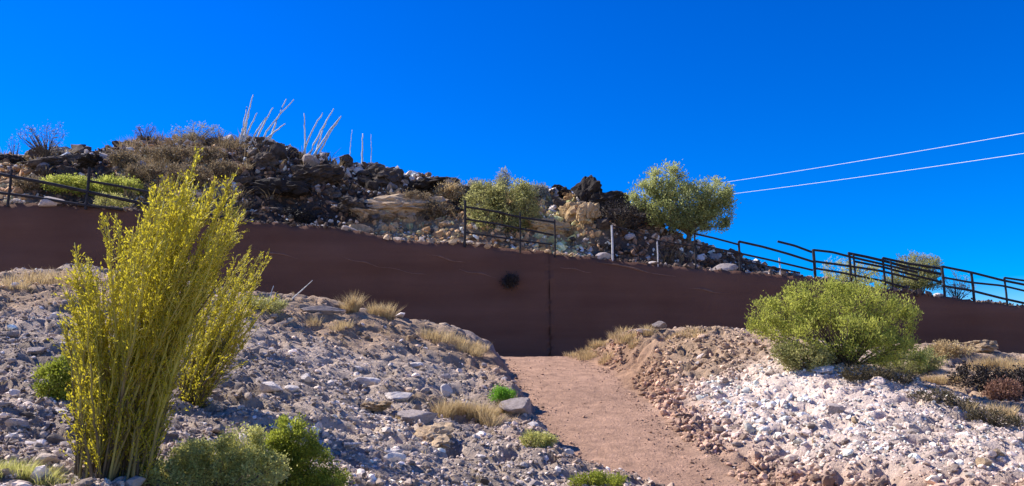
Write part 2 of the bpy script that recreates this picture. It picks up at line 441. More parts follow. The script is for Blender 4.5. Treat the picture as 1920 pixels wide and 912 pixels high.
def hill_col(x, y, z):
    px = hill_px(x, y)
    py = 720 - (z - 1.6) / y * F
    n1 = fbm(x * .5, y * .5, z * .5, oct=4, seed=110); n2 = fbm(x * 2, y * 2, z * 2, oct=3, seed=111)
    dark = np.array([.062, .046, .037]); brown = np.array([.24, .175, .115]); tan = np.array([.32, .235, .15]); dbr = np.array([.10, .072, .056])
    c = np.ones(x.shape + (1,)) * brown
    def lay(c, k, col): k = np.clip(k, 0, 1)[..., None]; return c * (1 - k) + col * k
    pw = px + n1 * 60
    c = lay(c, sstep(400, 460, pw) * (1 - sstep(800, 880, pw)), dark)  # dark rock, with the shade of this face also put into its colour
    c = lay(c, sstep(20, 60, pw) * (1 - sstep(180, 215, pw)), dark)
    c = lay(c, sstep(640, 700, pw) * (1 - sstep(850, 900, pw)) * (1 - sstep(1.2, 2.0, z - wall_top(x) + n2 * .5)), tan)
    c = lay(c, sstep(1110, 1150, pw), dbr)
    c = lay(c, sstep(1000, 1030, pw) * (1 - sstep(1100, 1130, pw)), np.array([.36, .25, .14]))
    return np.clip(c * (1 + .45 * n1 + .4 * n2)[..., None], .02, .7)

# ------------------------------------------------------------------ ground sheet
def grid_mesh(name, xs, ys, zf, cf, mat, smooth=True):
    X, Y = np.meshgrid(xs, ys); Z = zf(X, Y)
    C = cf(X, Y) if cf.__code__.co_argcount == 2 else cf(X, Y, Z)
    V = np.stack([X, Y, Z], -1).reshape(-1, 3)
    nx, ny = len(xs), len(ys)
    i = np.arange(nx - 1)[None] + nx * np.arange(ny - 1)[:, None]
    Fq = np.stack([i, i + 1, i + 1 + nx, i + nx], -1).reshape(-1, 4)
    return np_mesh(name, V, Fq, mat, smooth, C.reshape(-1, 3))

def spread(a, b, n): return np.sign(b - a) * (np.geomspace(1, abs(b - a) + 1, n) - 1) + a
xs = np.concatenate([spread(-13, -2500, 40)[::-1][:-1], np.arange(-13, 15.01, .05), spread(15.05, 2500, 40)])
ys = np.concatenate([spread(4.0, -2500, 40)[::-1][:-1], np.arange(4.0, 20.6, .05), np.arange(20.8, 31, .4), spread(31.2, 2500, 30)])
ground = obj('ground', grid_mesh('ground', xs, ys, ground_z, ground_col, M['ground']))
tag(ground, 'stony desert ground of two rubble mounds with a dirt footpath between', kind='structure')

hxs = np.concatenate([np.arange(-60, -22, .5), np.arange(-22, 19, .10), np.arange(19, 60, .5)])
hys = np.concatenate([np.arange(27.55, 38.5, .10), np.arange(38.6, 90, 1.0)])
hill = obj('hill', grid_mesh('hill', hxs, hys, hill_z, hill_col, M['hill']))
tag(hill, 'rocky desert hill of dark boulders and brown brush above the wall', kind='structure')

# ------------------------------------------------------------------ retaining wall
wall = empty('retaining_wall', (0, WY, 2.0))
tag(wall, 'smooth dark brown retaining wall in shade below the hill', 'wall')
def wall_panel(x0, x1):
    xs = np.arange(x0, x1 + .001, (x1 - x0) / max(1, round((x1 - x0) / .2)))
    nv = 26
    rows = []
    top = wall_top(xs) + .05 * vnoise(xs * 2.2, xs * 0, seed=200) + .04 * vnoise(xs * 7, xs * 0, seed=201)
    for k in range(nv):
        t = k / (nv - 1); z = 1.7 + (top - 1.7) * t
        y = WY + .07 * (z - 2) + .10 * fbm(xs * .35, z * .8 + xs * .12, oct=4, seed=203) + .05 * max(0, t - .93) / .07
        rows.append(np.stack([xs, y, z], -1))
    rows.append(np.stack([xs, WY + .07 * (top - 2) + .75, top - .02], -1))
    rows.append(np.stack([xs, xs * 0 + WY + 1.1, xs * 0 + 1.7], -1))
    V = np.concatenate(rows); nx = len(xs)
    i = np.arange(nx - 1)[None] + nx * np.arange(len(rows) - 1)[:, None]
    Fq = np.stack([i, i + 1, i + 1 + nx, i + nx], -1).reshape(-1, 4)
    V = V - np.array([0, WY, 2.0])
    T = np.concatenate([Fq[:, [0, 1, 2]], Fq[:, [0, 2, 3]]])
    for e in (0, nx - 1):     # close the ends
        loop = [r * nx + e for r in range(len(rows))]
        T = np.vstack([T, [(loop[0], loop[k], loop[k + 1]) for k in range(1, len(loop) - 1)]])
    me = np_mesh('wall_panel', V, T, M['wall'], True)
    return obj('wall_panel', me, wall)
xj = P(1031, 540, WY)[0]
wall_panel(-58, xj - .004); wall_panel(xj + .004, 58)

# thin raised strips, slightly paler than the wall
def wall_front(x, z):
    return WY + .07 * (z - 2) + .10 * fbm(x * .35, z * .8 + x * .12, oct=4, seed=203)
for (a, b_) in [((640, 482), (712, 500)), ((712, 500), (800, 516)), ((470, 466), (560, 484)), ((800, 476), (872, 493)), ((1120, 490), (1268, 520)), ((1050, 500), (1110, 511)), ((300, 440), (400, 458)), ((1290, 540), (1370, 552)), ((860, 505), (930, 520))]:
    n = 16; q = np.linspace(0, 1, n)
    W = np.array([P(a[0] + (b_[0] - a[0]) * t, a[1] + (b_[1] - a[1]) * t + 1.5 * math.sin(t * 9 + a[0]), WY + .2) for t in q])
    W[:, 1] = wall_front(W[:, 0], W[:, 2])
    V, T = tube(W, .022 * (.3 + np.sin(q * math.pi)) * (1 + .5 * vnoise(q * 9 + a[0], q * 0, seed=4)), 6)
    obj('ledge', np_mesh('ledge', V - np.array([0, WY, 2.0]), T, M['ledge'], True), wall)

# ------------------------------------------------------------------ rocks
def ico(sub):
    bm = bmesh.new(); bmesh.ops.create_icosphere(bm, subdivisions=sub, radius=1)
    V = np.array([v.co[:] for v in bm.verts]); T = np.array([[v.index for v in f.verts] for f in bm.faces]); bm.free()
    return V / np.linalg.norm(V, axis=1, keepdims=True), T
ICO = {s: ico(s) for s in (1, 2, 3, 4)}
def rock_shape(sub, seed, planes=12, rough=.06, squash=(1, .85, .65)):
    r = np.random.default_rng(seed); V, T = ICO[sub]
    N = r.normal(size=(planes, 3)); N /= np.linalg.norm(N, axis=1, keepdims=True)
    hgt = r.uniform(.42, 1.0, planes)
    dd = V @ N.T
    rad = np.min(np.where(dd > .12, hgt / np.maximum(dd, .12), 9), axis=1); rad = np.minimum(rad, 1.15)
    W = V * rad[:, None]
    W = W * (1 + rough * fbm(W[:, 0] * 2.2 + seed, W[:, 1] * 2.2, W[:, 2] * 2.2, oct=3, seed=seed % 50))[:, None]
    return W * np.array(squash) * r.uniform(.85, 1.15, 3), T

def rand_rot(n, tilt=.5):
    a = rng.uniform(0, 2 * math.pi, n); bx = rng.normal(0, tilt, n); by = rng.normal(0, tilt, n)
    ca, sa = np.cos(a), np.sin(a); cx_, sx_ = np.cos(bx), np.sin(bx); cy_, sy_ = np.cos(by), np.sin(by)
    Z = np.zeros((n, 3, 3)); Z[:, 0, 0] = ca; Z[:, 0, 1] = -sa; Z[:, 1, 0] = sa; Z[:, 1, 1] = ca; Z[:, 2, 2] = 1
    X = np.zeros((n, 3, 3)); X[:, 0, 0] = 1; X[:, 1, 1] = cx_; X[:, 1, 2] = -sx_; X[:, 2, 1] = sx_; X[:, 2, 2] = cx_
    Y = np.zeros((n, 3, 3)); Y[:, 1, 1] = 1; Y[:, 0, 0] = cy_; Y[:, 0, 2] = sy_; Y[:, 2, 0] = -sy_; Y[:, 2, 2] = cy_
    return Z @ X @ Y

def scatter_mesh(acc, pos, size, col, shapes, tilt=.5):
    n = len(pos); pick = rng.integers(0, len(shapes), n); RM = rand_rot(n, tilt)
    for s, (V, T) in enumerate(shapes):
        I = np.where(pick == s)[0]
        if not len(I): continue
        W = np.einsum('nij,vj->nvi', RM[I], V) * size[I, None, None] + pos[I, None, :]
        Tn = T[None] + (np.arange(len(I)) * len(V))[:, None, None]
        acc.add(W.reshape(-1, 3), Tn.reshape(-1, 3), np.repeat(col[I], len(V), axis=0))

small_shapes = [rock_shape(1, 300 + i, 8, .05, (1, .8, .5)) for i in range(10)]
mid_shapes = [rock_shape(2, 330 + i, 9, .12, (1, .8, .55)) for i in range(10)]

def fg_points(n):
    """random ground points, denser where they show larger"""
    px = rng.uniform(-320, 2160, n * 2); Y = 4.6 / (rng.uniform(4.6 / 20.5, 1, n * 2)) ** 0.85
    x = (px - 960) / F * Y
    cx, d, pz = path_info(x, Y)
    k = d > .12
    return x[k][:n], Y[k][:n]

x, y = fg_points(84000)
z = ground_z(x, y)
cx, d, _ = path_info(x, y)
sz = np.exp(rng.normal(math.log(.019), .5, len(x))) * (.75 + .04 * y)
tanm = np.zeros(len(x))
for (g, rx, ry) in TAN: tanm = np.maximum(tanm, blob(x, y, g, rx, ry))
dens = fbm(x * .9, y * .9, oct=3, seed=400)
keep = (rng.uniform(0, 1, len(x)) > tanm * .3) & (rng.uniform(-.9, .5, len(x)) < dens + .25) & ((x < cx) | (rng.uniform(0, 1, len(x)) < sstep(.1, 1.0, d) * .75 + .2))
x, y, z, sz = x[keep], y[keep], z[keep], np.clip(sz[keep], .012, .11)
c = ground_col(x, y) * 1.12
c = c * (1 + rng.normal(0, .30, (len(c), 1)))
pale = rng.uniform(0, 1, len(c)) < .10
c[pale] = np.array([.64, .55, .48])
c = np.clip(c, .05, .72)
xr = np.interp(y, pc[:, 0], pc[:, 1]); rt = pale & (x > xr) & (rng.uniform(0, 1, len(x)) < .6)
c[rt] = np.clip(ground_col(x[rt], y[rt]) * 1.1, .05, .72)
acc = Acc(); big = sz > .055
x2, y2 = fg_points(50000); s2 = np.clip(np.exp(rng.normal(math.log(.011), .4, len(x2))) * (.4 + .09 * y2), .008, .04)
c2 = np.clip(ground_col(x2, y2) * (1.1 + rng.normal(0, .28, (len(x2), 1))), .04, .72)
scatter_mesh(acc, np.stack([x2, y2, ground_z(x2, y2) + s2 * .25], -1), s2, c2, small_shapes, .8)
pos = np.stack([x, y, z + sz * .12], -1)
scatter_mesh(acc, pos[~big], sz[~big], c[~big], small_shapes)
scatter_mesh(acc, pos[big], sz[big], c[big], mid_shapes, .35)
y3 = rng.uniform(8.6, 19.5, 5800); c3x = np.interp(y3, pc[:, 0], pc[:, 1]) + np.interp(y3, pc[:, 0], pc[:, 2])
x3 = c3x + .12 + np.abs(rng.normal(0, 1.6, len(y3))) * (.35 + np.maximum(y3 - 10, 0) * .09)
s3 = np.clip(np.exp(rng.normal(math.log(.034), .45, len(x3))), .015, .10)
k3 = fbm(x3 * 1.1, y3 * 1.1, oct=3, seed=410) > -.12; x3, y3, s3 = x3[k3], y3[k3], s3[k3]
scatter_mesh(acc, np.stack([x3, y3, ground_z(x3, y3) + s3 * .15], -1), s3, np.clip(ground_col(x3, y3) * (1.15 + rng.normal(0, .3, (len(x3), 1))), .05, .7), mid_shapes, .5)
rub = obj('rubble', acc.mesh('rubble', M['rubble']))
tag(rub, 'loose grey and pink rubble covering the two mounds', 'rubble', kind='stuff')

# pebbles on the footpath edges
n = 1500
y = rng.uniform(9.5, 19, n); cx, hw, pz = np.interp(y, pc[:, 0], pc[:, 1]), np.interp(y, pc[:, 0], pc[:, 2]), None
u = np.where(rng.uniform(0, 1, n) < .7, np.sign(rng.uniform(-1, 1, n)) * (1 - np.abs(rng.normal(0, .18, n))), rng.uniform(-1, 1, n))
x = cx + hw * u; z = ground_z(x, y); sz = np.clip(np.exp(rng.normal(math.log(.012), .5, n)), .006, .05)
acc = Acc(); scatter_mesh(acc, np.stack([x, y, z + sz * .2], -1), sz, np.array([.36, .23, .16]) * (1 + rng.normal(0, .2, (n, 1))), small_shapes)
tag(obj('pebbles', acc.mesh('pebbles', M['rubble'])), 'small reddish pebbles strewn on the dirt footpath', 'pebbles', kind='stuff')

# stones of the ground one can pick apart
variants = {}
def rock_mesh(kind, i, sub=2):
    key = (kind, i, sub)
    if key not in variants:
        V, T = rock_shape(sub, 500 + i * 7 + sub, 8 + i % 4, .10)
        if kind in ('dark_rock', 'black_rock', 'ochre_rock', 'tan_rock'):      # fractured crags
            q = 1.6 + .2 * i
            rr_ = 1 - np.abs(fbm(V[:, 0] * q + i, V[:, 1] * q, V[:, 2] * q * 1.3, oct=4, seed=i + 60)) * 2.4
            V = V * (1 + .42 * (rr_ - .5))[:, None] + .11 * np.stack([fbm(V[:, 0] * 4, V[:, 1] * 4, V[:, 2] * 6, oct=3, seed=70 + k) for k in range(3)], -1)
        variants[key] = np_mesh('stone', V, T, M[kind], False)
    return variants[key]
def put_rock(name, kind, i, p, s, parent=None, sub=2, rot=None, sink=.2, sq=(1, 1, 1)):
    o = bpy.data.objects.new(name, rock_mesh(kind, i, sub)); COL.objects.link(o)
    if parent is not None: o.parent = parent
    o.location = (p[0], p[1], p[2] + s * (.6 * sq[2] - sink - .25)); o.scale = (s * sq[0], s * sq[1], s * sq[2])
    o.rotation_euler = rot if rot else (random.uniform(-.35, .35), random.uniform(-.35, .35), random.uniform(0, 6.28))
    return o
x, y = fg_points(1400)
cx, d, _ = path_info(x, y)
ok = (d > .4) & (y > 6.2) & (y < 18.5)
x, y, cx = x[ok][:260], y[ok][:260], cx[ok][:260]
for i in range(len(x)):
    s = float(np.clip(np.exp(rng.normal(math.log(.062), .4)), .04, .17)) * (.7 + .03 * y[i])
    left = x[i] < cx[i]
    kind = random.choice(['grey_rock', 'grey_rock', 'pale_rock', 'grey_rock'] if left else ['pink_rock', 'pink_rock', 'pale_rock', 'tan_rock'])
    put_rock('stone', kind, i % 10, (x[i], y[i], gz(x[i], y[i])), s, ground)

# single rocks that stand out
def lone(px, py, wpx, kind, i, label, sq=(1, .8, .7), sub=4, rz=0, sink=.12, tilt=0):
    p = G(px, py); s = wpx / 2 / F * p[1] * 1.05
    o = put_rock('rock', kind, i, p, s, None, sub, (tilt, random.uniform(-.1, .1), rz), sink, sq)
    o.location.z += s * .22
    tag(o, label, 'rock'); return o
lone(508, 732, 52, 'pale_rock', 0, 'white rounded rock casting a dark shadow beside the green shrub', (1, .8, .62))
lone(573, 718, 26, 'pale_rock', 1, 'small white upright rock right of the white rounded rock', (.9, .8, 1.0))
lone(686, 722, 46, 'pale_rock', 2, 'flat broad white rock in the middle of the left mound', (1, .8, .6))
lone(742, 748, 84, 'pale_rock', 3, 'wide pale slab just above the tan block', (1, .7, .45))
lone(783, 690, 24, 'pale_rock', 4, 'small white rock high on the left mound, above the pale slab', (1, .8, .8))
lone(836, 740, 24, 'pale_rock', 5, 'small white standing rock at the right end of the pale slab', (.8, .8, 1.15))
lone(705, 770, 62, 'tan_rock', 6, 'tan weathered block with a shaded end below the pale slab', (1, .8, .62))
lone(785, 790, 70, 'grey_rock', 7, 'dark grey boulder between the tan block and the dry grass', (1, .8, .6))
lone(815, 835, 100, 'tan_rock', 8, 'brown tilted slab with a sharp upper edge below the dry grass', (1, .6, .62), tilt=.5)
lone(972, 775, 62, 'grey_rock', 9, 'grey boulder at the footpath edge below the bright green plant', (1, .9, .7))
lone(1236, 618, 30, 'grey_rock', 1, 'grey rock standing on the crest of the right mound', (1, .8, .8), sink=0)
lone(1205, 625, 26, 'pale_rock', 2, 'pale flat rock left of the grey rock on the right crest', (1, .8, .5), sink=0)
lone(66, 660, 66, 'grey_rock', 3, 'flat grey slab with an undercut shadow at the far left', (1, .7, .4))
lone(294, 758, 36, 'pale_rock', 4, 'white rock seen between the stems of the yellow shrub', (1, .7, 1.0))
lone(660, 838, 34, 'pale_rock', 6, 'white rock right of the green shrub, upper of a pair', (1, .8, .6))
lone(740, 852, 34, 'pale_rock', 7, 'white tilted rock right of the green shrub, lower of a pair', (1, .6, .6))
lone(600, 585, 70, 'grey_rock', 5, 'long low grey slab on the crest of the left mound', (1, .6, .3))
lone(752, 596, 22, 'pale_rock', 8, 'small pale rock on the crest right of the dry seedheads', (1, .8, .9))
lone(1565, 775, 40, 'grey_rock', 0, 'dark grey rock standing alone on the pale right mound', (1, .8, .8))
lone(1548, 700, 44, 'pale_rock', 9, 'pale rock under the left edge of the creosote bush', (1, .7, .5))
lone(1835, 655, 66, 'tan_rock', 3, 'tan boulder on the bank at the far right', (1, .8, .62))
lone(110, 775, 40, 'pale_rock', 1, 'pale flat rock left of the yellow shrub stems', (1, .6, .4))

# ------------------------------------------------------------------ hill boulders
def dark_zone(px): return (430 < px < 870) or (30 < px < 200) or (1035 < px < 1240)
cnt = 0; bx = []
while cnt < 300:
    px = random.choice([random.uniform(430, 870), random.uniform(20, 210), random.uniform(200, 440), random.uniform(860, 1320), random.uniform(430, 870)])
    x0 = None
    Yc = prof(px, CY); t = random.random() ** .6
    Y = 28.6 + (Yc + .4 - 28.6) * t
    x0 = (px - 960) / F * Y
    cy_ = prof(px, CR)
    s = math.exp(random.gauss(math.log(.24), .4)) * (1.0 if dark_zone(px) else .7)
    s = min(s, .6)
    if px > 1250: s *= .6
    kind = random.choice(['dark_rock', 'dark_rock', 'dark_rock', 'grey_rock']) if dark_zone(px) else random.choice(['tan_rock', 'grey_rock', 'dark_rock'])
    if 640 < px < 880 and t < .45: kind = random.choice(['tan_rock', 'tan_rock', 'dark_rock'])
    put_rock('boulder', kind, random.randrange(10), (x0, Y, hz(x0, Y)), s, hill, 2, None, .12)
    cnt += 1
n = 24000
px = rng.uniform(-150, 1550, n); Yc = np.interp(px, [p[0] for p in CY], [p[1] for p in CY])
tt = rng.uniform(0, 1, n) ** .7
Y = 27.7 + (Yc + .8 - 27.7) * tt
x = (px - 960) / F * Y; z = hill_z(x, Y)
sz = np.clip(np.exp(rng.normal(math.log(.075), .5, n)), .03, .3)
c = hill_col(x, Y, z) * np.array([2.2, 1.85, 1.5]) * (1 + rng.normal(0, .3, (n, 1)))
pale = rng.uniform(0, 1, n) < .13 + .3 * sstep(.62, .95, tt)
sz[pale & (tt > .6)] *= 1.25
c[pale] = np.array([.66, .56, .48]) * rng.uniform(.5, 1.2, (pale.sum(), 1))
acc = Acc(); scatter_mesh(acc, np.stack([x, Y, z + sz * .15], -1), sz, np.clip(c, .03, .6), small_shapes, .8)
tag(obj('hill_rubble', acc.mesh('hill_rubble', M['rubble'])), 'broken rock littering the hill slope above the wall', 'rubble', kind='stuff')

n = 3200
px = rng.uniform(-100, 2000, n); x = (px - 960) / F * (WY + .5)
clump = fbm(x * .8, x * 0 + 3, oct=3, seed=77)
ok = rng.uniform(-.35, .6, n) < clump; x = x[ok]; n = len(x)
Y = WY + .07 * (wall_top(x) - 2) + np.abs(rng.normal(0, .3, n)) + .02
z = wall_top(x) + rng.uniform(-.02, .06, n)
sz = np.clip(np.exp(rng.normal(math.log(.055), .5, n)), .02, .2)
c = hill_col(x, Y, z) * 1.4; q = rng.uniform(0, 1, n) < .10; c[q] = np.array([.46, .40, .36]) * rng.uniform(.4, 1.2, (q.sum(), 1))
acc = Acc(); scatter_mesh(acc, np.stack([x, Y, z], -1), sz, np.clip(c, .03, .6), small_shapes, .8)
tag(obj('wall_top_debris', acc.mesh('wall_top_debris', M['rubble'])), 'broken stones lying along the top edge of the wall', 'rubble', kind='stuff')

def hrock(px, py, wpx, kind, i, label, sq=(1, .8, .8), Y=None, rz=0., sub=4, sink=.1, cat='rock'):
    p = H(px, py) if Y is None else P(px, py, Y)
    s = wpx / 2 / F * p[1] * 1.05
    o = put_rock('rock', kind, i, p, s, None, sub, (random.uniform(-.2, .2), random.uniform(-.2, .2), rz), sink, sq)
    tag(o, label, cat); return o
hrock(1050, 368, 52, 'black_rock', 0, 'black rounded boulder on the skyline left of the pointed rocks', (1, .9, 1.0))
hrock(1100, 378, 74, 'black_rock', 1, 'tall black pointed boulder on the skyline', (.8, .8, 1.25))
hrock(1135, 386, 66, 'black_rock', 2, 'black slanting boulder right of the tall pointed boulder', (1, .8, .9))
hrock(1072, 415, 80, 'ochre_rock', 3, 'big ochre rock face below the black boulders', (.9, .8, 1.15))
hrock(1105, 418, 46, 'ochre_rock', 4, 'upright ochre slab leaning against the big ochre rock', (.7, .7, 1.6), rz=.4)
hrock(1030, 430, 70, 'ochre_rock', 5, 'low ochre ledge beside the olive bush', (1.1, .8, .6))
hrock(1175, 412, 90, 'dark_rock', 6, 'gnarled dark outcrop between the boulders and the skyline tree', (1.1, .8, .65))
hrock(120, 308, 110, 'dark_rock', 7, 'dark outcrop under the bare skyline bush', (1, .8, .6))
hrock(175, 312, 60, 'black_rock', 8, 'black boulder at the right end of the left outcrop', (1, .8, .9))
hrock(20, 303, 60, 'black_rock', 5, 'dark flat boulder on the skyline at the far left', (1, .8, .5))
hrock(428, 268, 26, 'pale_rock', 9, 'pale pointed rock on the summit left of the tall canes', (.9, .8, 1.1))
hrock(490, 310, 66, 'dark_rock', 1, 'big dark crag below the tall canes', (1, .8, .85))
hrock(590, 335, 74, 'dark_rock', 2, 'broad dark crag right of the summit', (1.1, .8, .75))
hrock(540, 365, 90, 'black_rock', 4, 'black overhanging crag in the middle of the dark face', (1, .7, .7))
hrock(720, 340, 90, 'dark_rock', 3, 'dark crag below the single thin canes', (1, .8, .8))
hrock(800, 352, 80, 'black_rock', 6, 'black crag on the right shoulder of the hill', (1, .8, .7))
hrock(660, 385, 70, 'dark_rock', 0, 'dark boulder low on the face above the wall', (1, .8, .7))
hrock(760, 385, 120, 'tan_rock', 5, 'long tan ledge of layered rock above the wall', (1.2, .8, .45))
hrock(700, 400, 70, 'tan_rock', 7, 'short tan ledge left of the long tan ledge', (1.2, .8, .5))
WYT = WY + .55
for (px, py, wpx, kind, lab) in [
    (657, 418, 34, 'pink_rock', 'pinkish block on the wall top below the short tan ledge'),
    (748, 441, 34, 'grey_rock', 'grey broken rock on the wall top below the tan ledge'),
    (606, 428, 16, 'pale_rock', 'small pale rock on the wall top left of the pinkish block'),
    (520, 425, 18, 'pale_rock', 'small pale rock on the wall top under the dark face'),
    (1130, 470, 40, 'pink_rock', 'pinkish rock heap left of the short white post'),
    (1220, 490, 22, 'pale_rock', 'small pale rock on the wall top right of the short white post'),
    (1350, 487, 56, 'pink_rock', 'long pale rock below the skyline tree railing'),
    (1300, 478, 34, 'pink_rock', 'pale rock below the skyline tree trunk'),
    (1430, 505, 30, 'pink_rock', 'pale rock where the hill meets the wall top'),
    (1760, 549, 22, 'pale_rock', 'small white rock at the foot of the right railing post'),
    (90, 388, 60, 'pink_rock', 'pale broken rock under the left railing'),
    (30, 378, 30, 'pale_rock', 'small pale rock under the left end of the railing'),
    (880, 455, 20, 'pale_rock', 'small pale rock at the foot of the middle railing post')]:
    x0 = P(px, py, WYT)[0]; s = wpx / 2 / F * WYT
    o = put_rock('rock', kind, random.randrange(10), (x0, WYT, float(wall_top(np.array([x0]))[0]) + .02), s, None, 3, (random.uniform(-.2, .2), random.uniform(-.2, .2), random.uniform(-.5, .5)), .0, (1, .6, .6))
    tag(o, lab, 'rock')

# ------------------------------------------------------------------ railings
def railing(name_label, posts, rails, Y=WY + .32, pale=()):
    x0 = P(posts[0][0], posts[0][1], Y)[0]
    root = empty('pipe_railing', (x0, Y, float(wall_top(np.array([x0]))[0])))
    tag(root, name_label, 'railing'); o = np.array(root.location)
    for i, (px, yt, rad) in enumerate(posts):
        a = P(px, yt, Y); zt = float(wall_top(np.array([a[0]]))[0]) - .15
        V, T = tube([(a[0], Y, zt), (a[0] + .01, Y, (zt + a[2]) / 2), (a[0], Y, a[2])], rad, 8)
        obj('post', np_mesh('post', V - o, T, M['pale_steel'] if i in pale else M['steel'], False), root)
    for pts, rad in rails:
        W = [P(px, py, Y - .0) for px, py in pts]
        W = np.array(W)
        # real pipes: smooth through the points
        t = np.linspace(0, len(W) - 1, 8 * (len(W) - 1) + 1)
        S = np.stack([np.interp(t, range(len(W)), W[:, k]) for k in range(3)], -1)
        S[1:-1] = (S[:-2] + S[1:-1] * 2 + S[2:]) / 4
        V, T = tube(S, rad, 8)
        obj('rail', np_mesh('rail', V - o, T, M['steel'], False), root)
    return root
r1 = .045
railing('dark pipe railing at the far left above the wall', [(-60, 322, r1), (22, 318, r1), (168, 314, .05), (290, 350, r1), (420, 380, r1)],
        [([(-140, 305), (0, 327), (90, 344), (168, 361), (282, 385), (420, 408)], .06), ([(-140, 345), (0, 362), (70, 371), (150, 384), (230, 393)], .05), ([(168, 340), (220, 349), (272, 359), (420, 385)], .045)])
railing('dark pipe railing in front of the olive bush above the wall centre', [(872, 376, r1), (975, 398, .03), (1040, 412, .03)],
        [([(872, 388), (930, 397), (975, 408), (1040, 417)], .036), ([(872, 411), (930, 420), (980, 430), (1038, 441)], .036), ([(872, 436), (920, 443), (980, 452), (1036, 459)], .03)])
railing('short pale post railing on the dark slope left of the skyline tree', [(1147, 423, .035), (1232, 452, .022)],
        [([(1147, 424), (1190, 434), (1232, 452), (1300, 462)], .025)], pale=(0, 1))
railing('dark pipe railing below the skyline tree', [(1302, 440, .03), (1385, 453, .04), (1461, 484, .025)],
        [([(1300, 438), (1340, 447), (1385, 459)], .034), ([(1385, 453), (1430, 463), (1480, 477), (1524, 491)], .042), ([(1300, 458), (1340, 466), (1385, 475), (1440, 487), (1524, 507)], .036),
         ([(1385, 488), (1440, 500), (1500, 512)], .03)], pale=(2,))
railing('dark pipe railing behind the creosote bush', [(1525, 468, .05), (1600, 476, .035), (1670, 490, .03)],
        [([(1525, 469), (1560, 473), (1595, 482), (1660, 497), (1720, 511)], .042), ([(1525, 490), (1590, 499), (1650, 508), (1720, 525)], .04), ([(1525, 503), (1580, 512), (1650, 526), (1700, 540)], .036)])
railing('single loose rail rising above the railing left of the creosote bush', [(1524, 468, .04)], [([(1458, 453), (1490, 461), (1522, 473)], .042)], Y=WY + .62)
railing('upper dark pipe railing rising behind the bush railing', [(1592, 474, .045), (1655, 484, .04)],
        [([(1590, 475), (1625, 482), (1655, 489), (1700, 501), (1764, 514)], .05), ([(1600, 490), (1655, 501), (1700, 513), (1764, 529)], .04), ([(1655, 484), (1700, 494), (1764, 504)], .045)], Y=WY + .66)
railing('dark pipe railing at the far right above the wall', [(1766, 499, .045), (1821, 510, .045), (1883, 521, .035), (2010, 548, .045)],
        [([(1766, 500), (1821, 511), (1880, 526), (1990, 548)], .042), ([(1766, 520), (1821, 530), (1880, 536), (1990, 562)], .036), ([(1766, 536), (1821, 545), (1880, 560), (1990, 584)], .042),
         ([(1883, 521), (1930, 528), (2010, 545)], .036)])

# ------------------------------------------------------------------ power lines
for (a, b, lab) in [((1360, 342), (1920, 250), 'upper of two pale power lines in the sky'), ((1380, 363), (1920, 288), 'lower of two pale power lines in the sky')]:
    A = P(a[0], a[1], 84.0); B = P(b[0], b[1], 52.0)
    D = B - A
    t = np.linspace(-.9, 1.7, 60)[:, None]
    S = A + D * t; S[:, 2] += (((t[:, 0] - .5) ** 2) - .25) * .3
    V, T = tube(S, .017, 6)
    o0 = S[0]
    ob = obj('power_line', np_mesh('power_line', V - o0, T, M['wire'], True), None, o0)
    tag(ob, lab, 'power line', 'power lines')

# ------------------------------------------------------------------ vegetation
def leaves(acc, C, D, size, r, ratio=.45, jit=.3):
    """leaf blades: a kite of two triangles at each centre, long axis D"""
    n = len(C)
    D = D / (np.linalg.norm(D, axis=1, keepdims=True) + 1e-9)
    Q = r.normal(size=(n, 3)); S = np.cross(D, Q); S /= np.linalg.norm(S, axis=1, keepdims=True) + 1e-9
    s = size * r.uniform(1 - jit, 1 + jit, (n, 1))
    U = np.cross(S, D)
    V = np.stack([C, C + D * s * .5 + S * s * ratio * .5 + U * s * .05, C + D * s, C + D * s * .5 - S * s * ratio * .5 + U * s * .05], 1).reshape(-1, 3)
    i = np.arange(n)[:, None] * 4
    T = np.concatenate([i + [[0, 1, 2]], i + [[0, 2, 3]]])
    acc.add(V, T)

def in_lobes(lobes, n, r, shell=.5):
    vol = np.array([l[1][0] * l[1][1] * l[1][2] for l in lobes]) ** .8; pk = r.choice(len(lobes), n, p=vol / vol.sum())
    d = r.normal(size=(n, 3)); d /= np.linalg.norm(d, axis=1, keepdims=True)
    rad = r.uniform(0, 1, n) ** (1 / 3 * shell)
    C = np.array([l[0] for l in lobes])[pk]; Rr = np.array([l[1] for l in lobes])[pk]
    return C + d * rad[:, None] * Rr, d

